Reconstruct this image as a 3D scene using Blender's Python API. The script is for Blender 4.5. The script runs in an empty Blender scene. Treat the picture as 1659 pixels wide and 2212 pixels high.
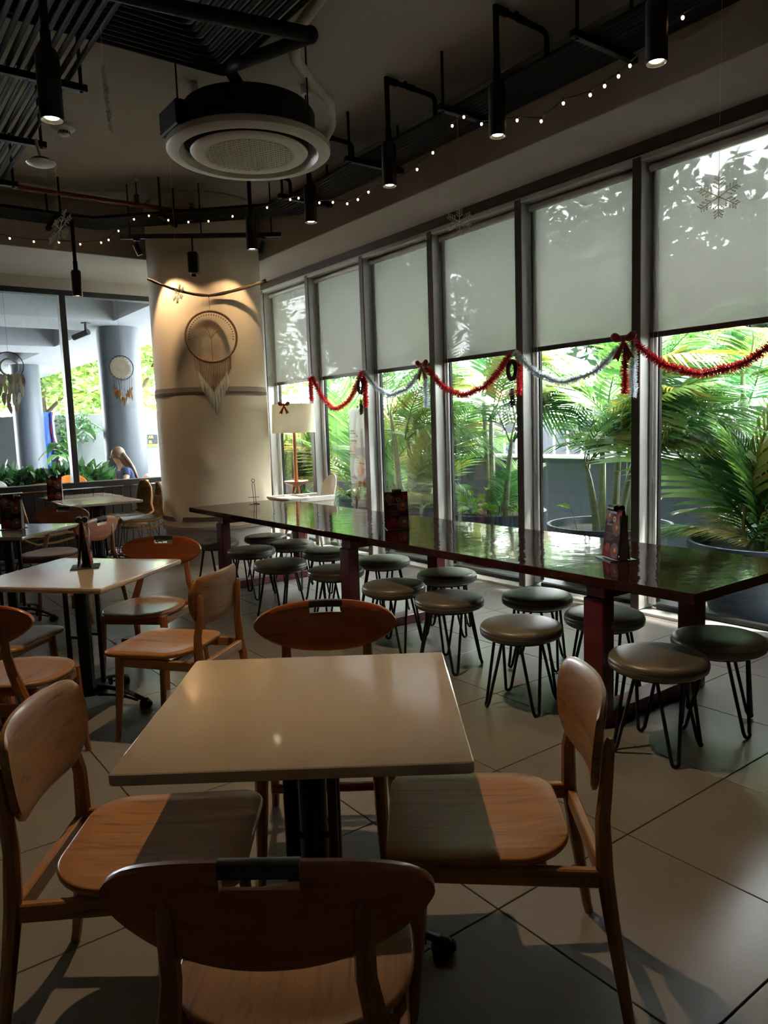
import bpy, bmesh, math, random
from math import sin, cos, pi, radians, sqrt, atan2
from mathutils import Vector, Matrix, Euler

SC = bpy.context.scene
COL = SC.collection
random.seed(7)

# ---------------------------------------------------------------- camera
# World: X runs across the room towards the window wall, Y along that wall away from the camera.
FPX, PITCH, ROLL, HEAD, HC = 1603.94, 0.114146, 0.0333778, 0.637391, 1.48
CH, SH = cos(HEAD), sin(HEAD)


def CX(x, y, z=0.0):
    """A point given by sideways / forward distance from the camera, in world axes."""
    return Vector((CH * x + SH * y, -SH * x + CH * y, z))


def _cam_axes():
    c, s, cp, sp = cos(ROLL), sin(ROLL), cos(PITCH), sin(PITCH)
    B = Matrix(((1, 0, 0), (0, -sp, cp), (0, -cp, -sp)))
    Rr = Matrix(((c, -s, 0), (s, c, 0), (0, 0, 1)))
    T = Matrix(((CH, SH, 0), (-SH, CH, 0), (0, 0, 1)))
    return T @ B @ Rr


_A = _cam_axes()
cam_data = bpy.data.cameras.new('camera')
cam = bpy.data.objects.new('camera', cam_data)
COL.objects.link(cam)
r_, d_, f_ = _A.col[0], _A.col[1], _A.col[2]
cam.matrix_world = Matrix(((r_[0], -d_[0], -f_[0], 0), (r_[1], -d_[1], -f_[1], 0), (r_[2], -d_[2], -f_[2], HC), (0, 0, 0, 1)))
cam_data.sensor_fit = 'VERTICAL'
cam_data.sensor_height = 36.0
cam_data.lens = FPX / 2212.0 * 36.0
cam_data.clip_start = 0.02
cam_data.clip_end = 300
SC.camera = cam

# ---------------------------------------------------------------- world, sun, exposure
world = bpy.data.worlds.new('sky')
SC.world = world
world.use_nodes = True
bg = world.node_tree.nodes['Background']
bg.inputs['Color'].default_value = (0.94, 0.975, 1.0, 1)
bg.inputs['Strength'].default_value = 31.0

sun_data = bpy.data.lights.new('sun', 'SUN')
sun_data.energy = 16.0
sun_data.angle = radians(1.5)
sun_data.color = (1.0, 0.95, 0.84)
sun = bpy.data.objects.new('sun', sun_data)
COL.objects.link(sun)
# high sun over the street side: it reaches the garden under the added overhang but not the room
_sd = Vector((-0.36, 0.62, -1.25)).normalized()
sun.rotation_euler = _sd.to_track_quat('-Z', 'Y').to_euler()

SC.view_settings.view_transform = 'Standard'
SC.view_settings.look = 'None'
SC.view_settings.exposure = 0.75
SC.view_settings.gamma = 1.0
SC.view_settings.use_curve_mapping = False
SC.cycles.use_denoising = True
SC.cycles.use_adaptive_sampling = True
SC.cycles.adaptive_threshold = 0.04
SC.cycles.max_bounces = 6
SC.cycles.diffuse_bounces = 3
SC.cycles.glossy_bounces = 3
SC.cycles.transmission_bounces = 6
SC.cycles.transparent_max_bounces = 12
SC.cycles.sample_clamp_indirect = 6.0
SC.cycles.caustics_reflective = False
SC.cycles.caustics_refractive = False


# ---------------------------------------------------------------- materials
def lin(r, g, b):
    def f(c):
        c /= 255.0
        return c / 12.92 if c <= 0.04045 else ((c + 0.055) / 1.055) ** 2.4
    return (f(r), f(g), f(b), 1.0)


MATS = {}


def _new(name):
    m = bpy.data.materials.new(name)
    m.use_nodes = True
    nt = m.node_tree
    b = nt.nodes['Principled BSDF']
    MATS[name] = m
    return m, nt, b


def mat(name, col, rough=0.5, metal=0.0, var=0.0, vscale=8.0, bump=0.0, bscale=60.0, coat=0.0, spec=0.5, stretch=(1, 1, 1),
        sheen=0.0, rvar=0.0):
    """A plain surface with procedural mottling and fine relief."""
    m, nt, b = _new(name)
    N, L = nt.nodes, nt.links
    b.inputs['Base Color'].default_value = col
    b.inputs['Roughness'].default_value = rough
    b.inputs['Metallic'].default_value = metal
    b.inputs['Specular IOR Level'].default_value = spec
    b.inputs['Coat Weight'].default_value = coat
    b.inputs['Coat Roughness'].default_value = 0.06
    b.inputs['Sheen Weight'].default_value = sheen
    tc = mp = None
    if var or bump or rvar:
        tc = N.new('ShaderNodeTexCoord')
        mp = N.new('ShaderNodeMapping')
        mp.inputs['Scale'].default_value = stretch
        L.new(tc.outputs['Object'], mp.inputs['Vector'])
    if var or rvar:
        n = N.new('ShaderNodeTexNoise')
        n.inputs['Scale'].default_value = vscale
        n.inputs['Detail'].default_value = 5
        n.inputs['Roughness'].default_value = 0.6
        L.new(mp.outputs['Vector'], n.inputs['Vector'])
        if var:
            cr = N.new('ShaderNodeValToRGB')
            cr.color_ramp.elements[0].position = 0.3
            cr.color_ramp.elements[1].position = 0.7
            cr.color_ramp.elements[0].color = tuple(c * (1 - var) for c in col[:3]) + (1,)
            cr.color_ramp.elements[1].color = tuple(min(1, c * (1 + var)) for c in col[:3]) + (1,)
            L.new(n.outputs['Fac'], cr.inputs['Fac'])
            L.new(cr.outputs['Color'], b.inputs['Base Color'])
        if rvar:
            mr = N.new('ShaderNodeMapRange')
            mr.inputs['To Min'].default_value = max(0, rough - rvar)
            mr.inputs['To Max'].default_value = rough + rvar
            L.new(n.outputs['Fac'], mr.inputs['Value'])
            L.new(mr.outputs['Result'], b.inputs['Roughness'])
    if bump:
        n2 = N.new('ShaderNodeTexNoise')
        n2.inputs['Scale'].default_value = bscale
        n2.inputs['Detail'].default_value = 3
        L.new(mp.outputs['Vector'], n2.inputs['Vector'])
        bp = N.new('ShaderNodeBump')
        bp.inputs['Strength'].default_value = bump
        bp.inputs['Distance'].default_value = 0.01
        L.new(n2.outputs['Fac'], bp.inputs['Height'])
        L.new(bp.outputs['Normal'], b.inputs['Normal'])
    return m


def wood(name, dark, light, axis, rough=0.38, scale=1.0, coat=0.25):
    """Straight-grained timber: noise drawn out along one local axis, different on every piece."""
    m, nt, b = _new(name)
    N, L = nt.nodes, nt.links
    tc = N.new('ShaderNodeTexCoord')
    oi = N.new('ShaderNodeObjectInfo')
    add = N.new('ShaderNodeVectorMath')
    add.operation = 'ADD'
    mul = N.new('ShaderNodeVectorMath')
    mul.operation = 'SCALE'
    mul.inputs[0].default_value = (7.3, 3.1, 5.7)
    L.new(oi.outputs['Random'], mul.inputs['Scale'])
    L.new(tc.outputs['Object'], add.inputs[0])
    L.new(mul.outputs['Vector'], add.inputs[1])
    mp = N.new('ShaderNodeMapping')
    s = [34.0 * scale] * 3
    s['xyz'.index(axis)] = 1.0 * scale
    mp.inputs['Scale'].default_value = s
    L.new(add.outputs['Vector'], mp.inputs['Vector'])
    n = N.new('ShaderNodeTexNoise')
    n.inputs['Scale'].default_value = 1.6
    n.inputs['Detail'].default_value = 4
    n.inputs['Distortion'].default_value = 0.6
    L.new(mp.outputs['Vector'], n.inputs['Vector'])
    fr = N.new('ShaderNodeTexNoise')
    fr.inputs['Scale'].default_value = 9.0
    fr.inputs['Detail'].default_value = 3
    L.new(mp.outputs['Vector'], fr.inputs['Vector'])
    sm = N.new('ShaderNodeMath')
    sm.operation = 'MULTIPLY_ADD'
    sm.inputs[1].default_value = 0.35
    L.new(fr.outputs['Fac'], sm.inputs[0])
    L.new(n.outputs['Fac'], sm.inputs[2])
    cr = N.new('ShaderNodeValToRGB')
    e = cr.color_ramp.elements
    e[0].position, e[0].color = 0.40, dark
    e[1].position, e[1].color = 0.90, light
    k = e.new(0.60)
    k.color = tuple((a * 0.35 + c * 0.65) for a, c in zip(dark, light))
    L.new(sm.outputs[0], cr.inputs['Fac'])
    L.new(cr.outputs['Color'], b.inputs['Base Color'])
    b.inputs['Roughness'].default_value = rough
    b.inputs['Coat Weight'].default_value = coat
    b.inputs['Coat Roughness'].default_value = 0.2
    bp = N.new('ShaderNodeBump')
    bp.inputs['Strength'].default_value = 0.08
    bp.inputs['Distance'].default_value = 0.004
    L.new(sm.outputs[0], bp.inputs['Height'])
    L.new(bp.outputs['Normal'], b.inputs['Normal'])
    return m


def glow(name, col, strength):
    m, nt, b = _new(name)
    b.inputs['Base Color'].default_value = (0.02, 0.02, 0.02, 1)
    b.inputs['Emission Color'].default_value = col
    b.inputs['Emission Strength'].default_value = strength
    return m


def leaf(name, col, col2, trans=0.35, rough=0.35):
    """Thin leaf: diffuse, gloss and light passing through; tint differs between leaves."""
    m, nt, b = _new(name)
    N, L = nt.nodes, nt.links
    oi = N.new('ShaderNodeObjectInfo')
    geo = N.new('ShaderNodeNewGeometry')
    ad = N.new('ShaderNodeMath')
    ad.operation = 'ADD'
    L.new(oi.outputs['Random'], ad.inputs[0])
    L.new(geo.outputs['Random Per Island'], ad.inputs[1])
    fr = N.new('ShaderNodeMath')
    fr.operation = 'FRACT'
    L.new(ad.outputs[0], fr.inputs[0])
    mx = N.new('ShaderNodeMix')
    mx.data_type = 'RGBA'
    mx.inputs['A'].default_value = col
    mx.inputs['B'].default_value = col2
    L.new(fr.outputs[0], mx.inputs['Factor'])
    L.new(mx.outputs['Result'], b.inputs['Base Color'])
    b.inputs['Roughness'].default_value = rough
    b.inputs['Specular IOR Level'].default_value = 0.8
    tr = N.new('ShaderNodeBsdfTranslucent')
    L.new(mx.outputs['Result'], tr.inputs['Color'])
    ms = N.new('ShaderNodeMixShader')
    ms.inputs['Fac'].default_value = trans
    L.new(b.outputs['BSDF'], ms.inputs[1])
    L.new(tr.outputs['BSDF'], ms.inputs[2])
    L.new(ms.outputs['Shader'], N['Material Output'].inputs['Surface'])
    return m


def thin_glass(name, tint=(0.92, 0.97, 0.96, 1), gain=1.0):
    m, nt, b = _new(name)
    N, L = nt.nodes, nt.links
    N.remove(b)
    t = N.new('ShaderNodeBsdfTransparent')
    t.inputs['Color'].default_value = tint
    g = N.new('ShaderNodeBsdfGlossy')
    g.inputs['Roughness'].default_value = 0.01
    fz = N.new('ShaderNodeFresnel')
    fz.inputs['IOR'].default_value = 1.45
    ml = N.new('ShaderNodeMath')
    ml.operation = 'MULTIPLY'
    ml.inputs[1].default_value = gain
    ml.use_clamp = True
    L.new(fz.outputs[0], ml.inputs[0])
    ms = N.new('ShaderNodeMixShader')
    L.new(ml.outputs[0], ms.inputs['Fac'])
    L.new(t.outputs[0], ms.inputs[1])
    L.new(g.outputs[0], ms.inputs[2])
    L.new(ms.outputs[0], N['Material Output'].inputs['Surface'])
    return m


def screen_fabric(name, col, through=0.07, trans=0.5):
    """Sunscreen roller-blind cloth: woven, lets light through and a little of the view."""
    m, nt, b = _new(name)
    N, L = nt.nodes, nt.links
    tc = N.new('ShaderNodeTexCoord')
    mp = N.new('ShaderNodeMapping')
    mp.inputs['Scale'].default_value = (1, 6, 220)
    L.new(tc.outputs['Object'], mp.inputs['Vector'])
    n = N.new('ShaderNodeTexNoise')
    n.inputs['Scale'].default_value = 1.5
    n.inputs['Detail'].default_value = 2
    L.new(mp.outputs['Vector'], n.inputs['Vector'])
    cr = N.new('ShaderNodeValToRGB')
    cr.color_ramp.elements[0].color = tuple(c * 0.9 for c in col[:3]) + (1,)
    cr.color_ramp.elements[1].color = tuple(min(1, c * 1.08) for c in col[:3]) + (1,)
    L.new(n.outputs['Fac'], cr.inputs['Fac'])
    L.new(cr.outputs['Color'], b.inputs['Base Color'])
    b.inputs['Roughness'].default_value = 0.8
    tr = N.new('ShaderNodeBsdfTranslucent')
    L.new(cr.outputs['Color'], tr.inputs['Color'])
    m1 = N.new('ShaderNodeMixShader')
    m1.inputs['Fac'].default_value = trans
    L.new(b.outputs['BSDF'], m1.inputs[1])
    L.new(tr.outputs['BSDF'], m1.inputs[2])
    tp = N.new('ShaderNodeBsdfTransparent')
    m2 = N.new('ShaderNodeMixShader')
    m2.inputs['Fac'].default_value = through
    L.new(m1.outputs[0], m2.inputs[1])
    L.new(tp.outputs[0], m2.inputs[2])
    L.new(m2.outputs[0], N['Material Output'].inputs['Surface'])
    return m


mat('plaster', lin(186, 181, 172), 0.85, var=0.06, vscale=1.6, bump=0.05, bscale=30)
mat('plaster_beam', lin(176, 166, 156), 0.85, var=0.08, vscale=1.6, bump=0.08, bscale=30)
mat('ceiling_paint', lin(188, 182, 174), 0.9, var=0.05, vscale=1.0, bump=0.05, bscale=20)
mat('dark_wall', lin(140, 126, 114), 0.8, var=0.1, vscale=2)
mat('grout', lin(58, 54, 50), 0.9, var=0.15, vscale=6)
mat('tile', lin(124, 120, 115), 0.28, var=0.07, vscale=3.2, bump=0.015, bscale=70)
mat('paving', lin(176, 184, 190), 0.45, var=0.12, vscale=2.2, bump=0.1, bscale=40)
mat('aluminium', lin(206, 206, 202), 0.35, 0.35, var=0.05, vscale=4)
mat('bronze_alu', lin(84, 75, 68), 0.45, 0.35, var=0.06, vscale=4)
mat('gasket', lin(10, 10, 11), 0.6)
mat('black_metal', lin(16, 15, 15), 0.42, 0.2, var=0.15, vscale=20)
mat('black_satin', lin(14, 14, 15), 0.5)
mat('black_pipe', lin(13, 12, 12), 0.7, var=0.2, vscale=12, spec=0.3)
mat('red_pipe', lin(112, 34, 34), 0.5, var=0.15, vscale=12)
mat('stone_top', lin(180, 164, 144), 0.2, var=0.035, vscale=5.0, coat=0.55)
mat('red_frame', lin(92, 24, 34), 0.38, var=0.1, vscale=10, coat=0.2)
mat('leather', lin(98, 94, 82), 0.36, var=0.08, vscale=9, bump=0.06, bscale=160, spec=0.6)
mat('leather_seam', lin(54, 50, 42), 0.5, var=0.1, vscale=20)
mat('cloth_cream', lin(226, 208, 182), 0.9, var=0.03, vscale=3, bump=0.12, bscale=9, sheen=0.2)
mat('cloth_band', lin(158, 142, 126), 0.9, var=0.08, vscale=10)
mat('cloth_dark_band', lin(104, 90, 80), 0.9, var=0.08, vscale=10)
mat('white_plastic', lin(226, 220, 206), 0.35, var=0.02, vscale=4)
mat('white_paint', lin(214, 212, 208), 0.45, var=0.03, vscale=4)
mat('red_ribbon', lin(150, 26, 24), 0.45, var=0.18, vscale=25, sheen=0.3)
leaf('tinsel_red', lin(190, 16, 34), lin(224, 60, 70), 0.35, 0.25)
leaf('tinsel_silver', lin(206, 216, 230), lin(246, 248, 252), 0.5, 0.2)
mat('bar_grey', lin(58, 54, 54), 0.45, var=0.1, vscale=14)
mat('chrome', lin(190, 188, 186), 0.22, 0.95, var=0.05)
mat('pot', lin(60, 72, 86), 0.42, var=0.25, vscale=6, bump=0.5, bscale=4, stretch=(1, 1, 14))
mat('soil', lin(46, 36, 28), 0.95, var=0.3, vscale=30, bump=0.6, bscale=40)
mat('low_wall', lin(50, 55, 66), 0.6, var=0.12, vscale=2.5, bump=0.1, bscale=20)
mat('white_cap', lin(236, 236, 236), 0.5, var=0.03)
mat('concrete', lin(74, 79, 79), 0.9, var=0.14, vscale=1.3, bump=0.15, bscale=12)
mat('terrace_white', lin(136, 136, 140), 0.85, var=0.04, vscale=0.8, bump=0.04, bscale=12)
mat('terrace_coffer', lin(96, 96, 98), 0.9, var=0.05, vscale=0.8)
mat('terrace_column', lin(52, 58, 66), 0.5, var=0.07, vscale=0.9)
mat('terrace_floor', lin(84,82,80), 0.5, var=0.1, vscale=1.5)
mat('tarp', lin(26,70,150), 0.5, var=0.2, vscale=5, bump=0.5, bscale=6)
mat('bark', lin(92, 76, 62), 0.95, var=0.25, vscale=6, bump=0.6, bscale=14)
mat('palm_cane', lin(140, 150, 118), 0.5, var=0.2, vscale=9, stretch=(1, 1, 6), bump=0.2, bscale=9)
mat('card_white', lin(226, 222, 226), 0.5)
mat('card_red', lin(128, 18, 24), 0.75, spec=0.2, var=0.2, vscale=9)
mat('card_dark', lin(66, 16, 22), 0.75, spec=0.2, var=0.3, vscale=8)
mat('card_grey', lin(104, 100, 102), 0.75, spec=0.2, var=0.1, vscale=14)
mat('card_pink', lin(150, 62, 64), 0.75, spec=0.2, var=0.15, vscale=14)
mat('card_orange', lin(160, 78, 30), 0.75, spec=0.2, var=0.25, vscale=30)
mat('card_cream', lin(186, 166, 130), 0.75, spec=0.2, var=0.1, vscale=30)
mat('card_ink', lin(34, 24, 22), 0.5)
mat('cushion_grey', lin(112, 114, 118), 0.95, var=0.15, vscale=14, bump=0.5, bscale=26, sheen=0.4)
mat('rattan', lin(158, 116, 62), 0.5, var=0.28, vscale=30, bump=0.4, bscale=70)
mat('rattan_weave', lin(132, 94, 50), 0.6, var=0.4, vscale=42, bump=0.9, bscale=60, stretch=(1, 1, 2.4))
mat('hose_white', lin(222, 216, 206), 0.8, var=0.08, vscale=14, bump=0.5, bscale=26)
mat('feather_white', lin(222, 218, 208), 0.85, var=0.1, vscale=20)
mat('feather_brown', lin(168, 122, 78), 0.85, var=0.3, vscale=20)
mat('cord_tan', lin(172, 136, 98), 0.85, var=0.2, vscale=20)
mat('hoop', lin(120, 82, 46), 0.6, var=0.25, vscale=30)
mat('doily', lin(218, 212, 200), 0.9, var=0.06, vscale=30, bump=0.4, bscale=60)
mat('twig', lin(62, 44, 30), 0.8, var=0.3, vscale=20, bump=0.5, bscale=30)
mat('glitter', lin(240, 234, 226), 0.35, 0.0, var=0.1, vscale=60, spec=0.9)
mat('skin', lin(196, 150, 122), 0.55, var=0.05, vscale=8)
mat('hair', lin(118, 88, 60), 0.55, var=0.35, vscale=24, stretch=(6, 6, 1))
mat('navy', lin(34, 44, 92), 0.8, var=0.12, vscale=10, bump=0.3, bscale=12)
mat('poster_low', lin(140, 140, 146), 0.4, var=0.08, vscale=3)
mat('poster_food', lin(196, 136, 122), 0.45, var=0.3, vscale=26)
mat('sign_black', lin(26, 30, 36), 0.5)
mat('sign_yellow', lin(214, 200, 40), 0.5)
mat('sign_green', lin(20, 160, 84), 0.5)
mat('orange_plastic', lin(232, 140, 62), 0.4, var=0.05)
mat('ac_black', lin(12, 13, 15), 0.7, var=0.2, vscale=5)
mat('ac_white', lin(214, 208, 198), 0.45, var=0.02)
mat('ac_grille', lin(58, 50, 42), 0.6)
wood('wood_x', lin(102, 62, 28), lin(170, 118, 62), 'x')
wood('wood_y', lin(102, 62, 28), lin(170, 118, 62), 'y')
wood('wood_z', lin(104, 62, 30), lin(160, 106, 58), 'z')
wood('amber_x', lin(100, 68, 42), lin(158, 114, 74), 'x')
wood('amber_y', lin(104, 50, 19), lin(168, 88, 40), 'y', scale=0.7)
wood('amber_z', lin(96, 54, 27), lin(150, 92, 50), 'z')
wood('pole_wood', lin(126, 64, 28), lin(188, 112, 58), 'z')
wood('dark_plank', lin(20, 14, 11), lin(46, 32, 24), 'z', rough=0.6, coat=0.0)
leaf('palm_leaf', lin(56, 114, 48), lin(124, 166, 84), 0.36, 0.26)
leaf('palm_leaf_dark', lin(30, 86, 50), lin(78, 132, 72), 0.36, 0.26)
leaf('palm_leaf_yellow', lin(154, 164, 70), lin(178, 158, 70), 0.4, 0.3)
leaf('pothos', lin(58, 128, 34), lin(138, 184, 62), 0.35)
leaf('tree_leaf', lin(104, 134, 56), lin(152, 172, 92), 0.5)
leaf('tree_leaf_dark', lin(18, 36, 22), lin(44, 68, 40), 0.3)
leaf('shrub_leaf', lin(26, 66, 30), lin(66, 108, 54), 0.3)
glow('bulb_glow', (1.0, 0.62, 0.26, 1), 5.0)
glow('lens_glow', (1.0, 0.80, 0.50, 1), 14.0)
thin_glass('pane', (0.985, 0.995, 0.99, 1), gain=0.42)
thin_glass('pane_side', (0.95, 0.98, 0.985, 1), 0.5)
screen_fabric('blind_cloth', lin(148, 146, 140), 0.14, 0.40)
screen_fabric('lamp_cloth', lin(238, 226, 200), 0.0, 0.5)
screen_fabric('poster_grey', lin(205, 205, 210), 0.0, 0.72)


def table_lacquer():
    """Dark red lacquer whose poured surface is slightly wavy across the board, so reflections break into ripples."""
    m, nt, b = _new('lacquer')
    N, L = nt.nodes, nt.links
    tc = N.new('ShaderNodeTexCoord')
    mp = N.new('ShaderNodeMapping')
    mp.inputs['Scale'].default_value = (1.6, 20, 1)
    L.new(tc.outputs['Object'], mp.inputs['Vector'])
    n = N.new('ShaderNodeTexNoise')
    n.inputs['Scale'].default_value = 1.0
    n.inputs['Detail'].default_value = 4
    L.new(mp.outputs['Vector'], n.inputs['Vector'])
    cr = N.new('ShaderNodeValToRGB')
    cr.color_ramp.elements[0].color = lin(32, 11, 10)
    cr.color_ramp.elements[1].color = lin(60, 22, 18)
    L.new(n.outputs['Fac'], cr.inputs['Fac'])
    L.new(cr.outputs['Color'], b.inputs['Base Color'])
    b.inputs['Roughness'].default_value = 0.07
    b.inputs['Specular IOR Level'].default_value = 0.8
    n2 = N.new('ShaderNodeTexNoise')
    n2.inputs['Scale'].default_value = 9.0
    n2.inputs['Detail'].default_value = 2
    L.new(tc.outputs['Object'], n2.inputs['Vector'])
    bp = N.new('ShaderNodeBump')
    bp.inputs['Strength'].default_value = 0.085
    bp.inputs['Distance'].default_value = 0.02
    L.new(n2.outputs['Fac'], bp.inputs['Height'])
    L.new(bp.outputs['Normal'], b.inputs['Normal'])


table_lacquer()


# ---------------------------------------------------------------- mesh helpers
class MB:
    """Collects simple shapes; build() links them as one mesh object."""

    def __init__(self):
        self.v, self.f = [], []

    def add(self, vs, fs, M=None):
        o = len(self.v)
        if M is not None:
            vs = [M @ Vector(p) for p in vs]
        self.v.extend([tuple(p) for p in vs])
        self.f.extend([tuple(i + o for i in f) for f in fs])
        return self

    def box(self, c, s, b=0.0, M=None):
        hx, hy, hz = s[0] / 2, s[1] / 2, s[2] / 2
        b = min(b, hx * 0.9, hy * 0.9, hz * 0.9)
        if b <= 0:
            vs = [(c[0] + x * hx, c[1] + y * hy, c[2] + z * hz) for x in (-1, 1) for y in (-1, 1) for z in (-1, 1)]
            fs = [(0, 1, 3, 2), (4, 6, 7, 5), (0, 4, 5, 1), (2, 3, 7, 6), (0, 2, 6, 4), (1, 5, 7, 3)]
            return self.add(vs, fs, M)
        vs, idx = [], {}
        for x in (-1, 1):
            for y in (-1, 1):
                for z in (-1, 1):
                    for a in range(3):
                        p = [x * (hx - b), y * (hy - b), z * (hz - b)]
                        p[a] = (x * hx, y * hy, z * hz)[a]
                        idx[(x, y, z, a)] = len(vs)
                        vs.append((c[0] + p[0], c[1] + p[1], c[2] + p[2]))
        fs = []
        I = idx
        for s_ in (-1, 1):
            q = [(s_, -1, -1), (s_, 1, -1), (s_, 1, 1), (s_, -1, 1)]
            q = q if s_ > 0 else q[::-1]
            fs.append(tuple(I[k + (0,)] for k in q))
            q = [(-1, s_, -1), (-1, s_, 1), (1, s_, 1), (1, s_, -1)]
            q = q if s_ > 0 else q[::-1]
            fs.append(tuple(I[k + (1,)] for k in q))
            q = [(-1, -1, s_), (1, -1, s_), (1, 1, s_), (-1, 1, s_)]
            q = q if s_ > 0 else q[::-1]
            fs.append(tuple(I[k + (2,)] for k in q))
        for a, bx_, cx_ in ((0, 1, 2), (1, 0, 2), (2, 0, 1)):
            for s1 in (-1, 1):
                for s2 in (-1, 1):
                    k0, k1 = [0, 0, 0], [0, 0, 0]
                    k0[a], k1[a] = -1, 1
                    k0[bx_] = k1[bx_] = s1
                    k0[cx_] = k1[cx_] = s2
                    fs.append((I[tuple(k0) + (bx_,)], I[tuple(k1) + (bx_,)], I[tuple(k1) + (cx_,)], I[tuple(k0) + (cx_,)]))
        for x in (-1, 1):
            for y in (-1, 1):
                for z in (-1, 1):
                    fs.append((I[(x, y, z, 0)], I[(x, y, z, 1)], I[(x, y, z, 2)]))
        return self.add(vs, fs, M)

    def tube(self, path, r, n=8, cap=True, M=None, flat=1.0, closed=False):
        P = [Vector(p) for p in path]
        m = len(P)
        R = r if isinstance(r, (list, tuple)) else [r] * m
        up = Vector((0, 0, 1))
        prev = None
        vs, fs = [], []
        for i, p in enumerate(P):
            if closed:
                t = P[(i + 1) % m] - P[i - 1]
            else:
                t = (P[min(i + 1, m - 1)] - P[max(i - 1, 0)])
            if t.length < 1e-9:
                t = Vector((0, 0, 1))
            t.normalize()
            if prev is None:
                a = up.cross(t)
                if a.length < 1e-3:
                    a = Vector((1, 0, 0)).cross(t)
                    if a.length < 1e-3:
                        a = Vector((0, 1, 0)).cross(t)
            else:
                a = prev - t * prev.dot(t)
                if a.length < 1e-6:
                    a = up.cross(t)
            a.normalize()
            prev = a
            b = t.cross(a)
            for k in range(n):
                w = 2 * pi * (k + 0.5) / n
                vs.append(p + a * (cos(w) * R[i]) + b * (sin(w) * R[i] * flat))
        rng = range(m if closed else m - 1)
        for i in rng:
            j = (i + 1) % m
            for k in range(n):
                l = (k + 1) % n
                fs.append((i * n + k, i * n + l, j * n + l, j * n + k))
        if cap and not closed:
            fs.append(tuple(range(n - 1, -1, -1)))
            fs.append(tuple(range((m - 1) * n, m * n)))
        return self.add(vs, fs, M)

    def lathe(self, prof, n=24, M=None, c=(0, 0, 0), a0=0.0, a1=2 * pi):
        full = abs(a1 - a0 - 2 * pi) < 1e-6
        m = n if full else n + 1
        vs, fs, rows = [], [], []
        for r, z in prof:
            if r < 1e-6:
                rows.append([len(vs)])
                vs.append((c[0], c[1], c[2] + z))
            else:
                rows.append(list(range(len(vs), len(vs) + m)))
                for k in range(m):
                    w = a0 + (a1 - a0) * k / n
                    vs.append((c[0] + r * cos(w), c[1] + r * sin(w), c[2] + z))
        for A, B in zip(rows, rows[1:]):
            for k in range(n):
                l = (k + 1) % m
                if len(A) == 1 and len(B) == 1:
                    continue
                if len(A) == 1:
                    fs.append((A[0], B[l], B[k]))
                elif len(B) == 1:
                    fs.append((A[k], A[l], B[0]))
                else:
                    fs.append((A[k], A[l], B[l], B[k]))
        return self.add(vs, fs, M)

    def ball(self, c, r, n=10, m=6, s=(1, 1, 1), M=None):
        prof = [(sin(pi * i / m) * r, -cos(pi * i / m) * r) for i in range(m + 1)]
        prof[0] = (0, -r)
        prof[-1] = (0, r)
        t = MB().lathe(prof, n)
        vs = [(c[0] + x * s[0], c[1] + y * s[1], c[2] + z * s[2]) for x, y, z in t.v]
        return self.add(vs, t.f, M)

    def slab(self, out, z0, z1, bev=0.0, fn=None, rings=1, M=None):
        """Outline (convex, list of xy) extruded between z0 and z1 with rounded rims; fn(x, y) lifts it."""
        n = len(out)
        cx = sum(p[0] for p in out) / n
        cy = sum(p[1] for p in out) / n
        rad = sum(math.hypot(p[0] - cx, p[1] - cy) for p in out) / n

        def ring(inset, z):
            k = 1 - inset / rad
            return [(cx + (x - cx) * k, cy + (y - cy) * k, z) for x, y in out]
        rows = []
        for i in range(rings, 0, -1):
            rows.append(ring(bev + (rad - bev) * (i - 1) / rings * 0.999 if i > 1 else bev, z0))
        rows = [ring(bev + (rad - bev) * (i / rings), z0) for i in range(rings - 1, 0, -1)] + [ring(bev, z0)]
        if bev > 0:
            rows.append(ring(bev * 0.3, z0 + bev * 0.3))
            rows.append(ring(0, z0 + bev))
            rows.append(ring(0, z1 - bev))
            rows.append(ring(bev * 0.3, z1 - bev * 0.3))
        rows.append(ring(bev, z1))
        rows += [ring(bev + (rad - bev) * (i / rings), z1) for i in range(1, rings)]
        vs, fs = [], []
        for r in rows:
            vs += r
        vs += [(cx, cy, z0), (cx, cy, z1)]
        c0, c1 = len(vs) - 2, len(vs) - 1
        for i in range(len(rows) - 1):
            for k in range(n):
                l = (k + 1) % n
                fs.append((i * n + k, i * n + l, (i + 1) * n + l, (i + 1) * n + k))
        e = (len(rows) - 1) * n
        for k in range(n):
            l = (k + 1) % n
            fs.append((c0, l, k))
            fs.append((c1, e + k, e + l))
        if fn:
            vs = [(x, y, z + fn(x, y)) for x, y, z in vs]
        return self.add(vs, fs, M)

    def panel(self, ys, top, bot, back, th, M=None, rows=(0, .05, .2, .4, .6, .8, .95, 1.0), rim=0.45):
        """Upright curved board: for each y between bot(y) and top(y); back(y, z) gives its x; th thick."""
        vs, fs = [], []
        R = len(rows)
        for side in (1, -1):
            for y in ys:
                b, t = bot(y), top(y)
                for i, k in enumerate(rows):
                    z = b + (t - b) * k
                    w = rim if i in (0, R - 1) else 1.0
                    vs.append((back(y, z) + side * th / 2 * w, y, z))
        n = len(ys)
        for j in range(n - 1):
            for i in range(R - 1):
                a = j * R + i
                fs.append((a, a + R, a + R + 1, a + 1))
                a += n * R
                fs.append((a, a + 1, a + R + 1, a + R))
        o = n * R
        for j in range(n - 1):
            a, b2 = j * R, (j + 1) * R
            fs.append((a, a + o, b2 + o, b2))
            a, b2 = j * R + R - 1, (j + 1) * R + R - 1
            fs.append((a, b2, b2 + o, a + o))
        for i in range(R - 1):
            fs.append((i, i + 1, i + 1 + o, i + o))
            a = (n - 1) * R + i
            fs.append((a, a + o, a + 1 + o, a + 1))
        return self.add(vs, fs, M)

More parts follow.
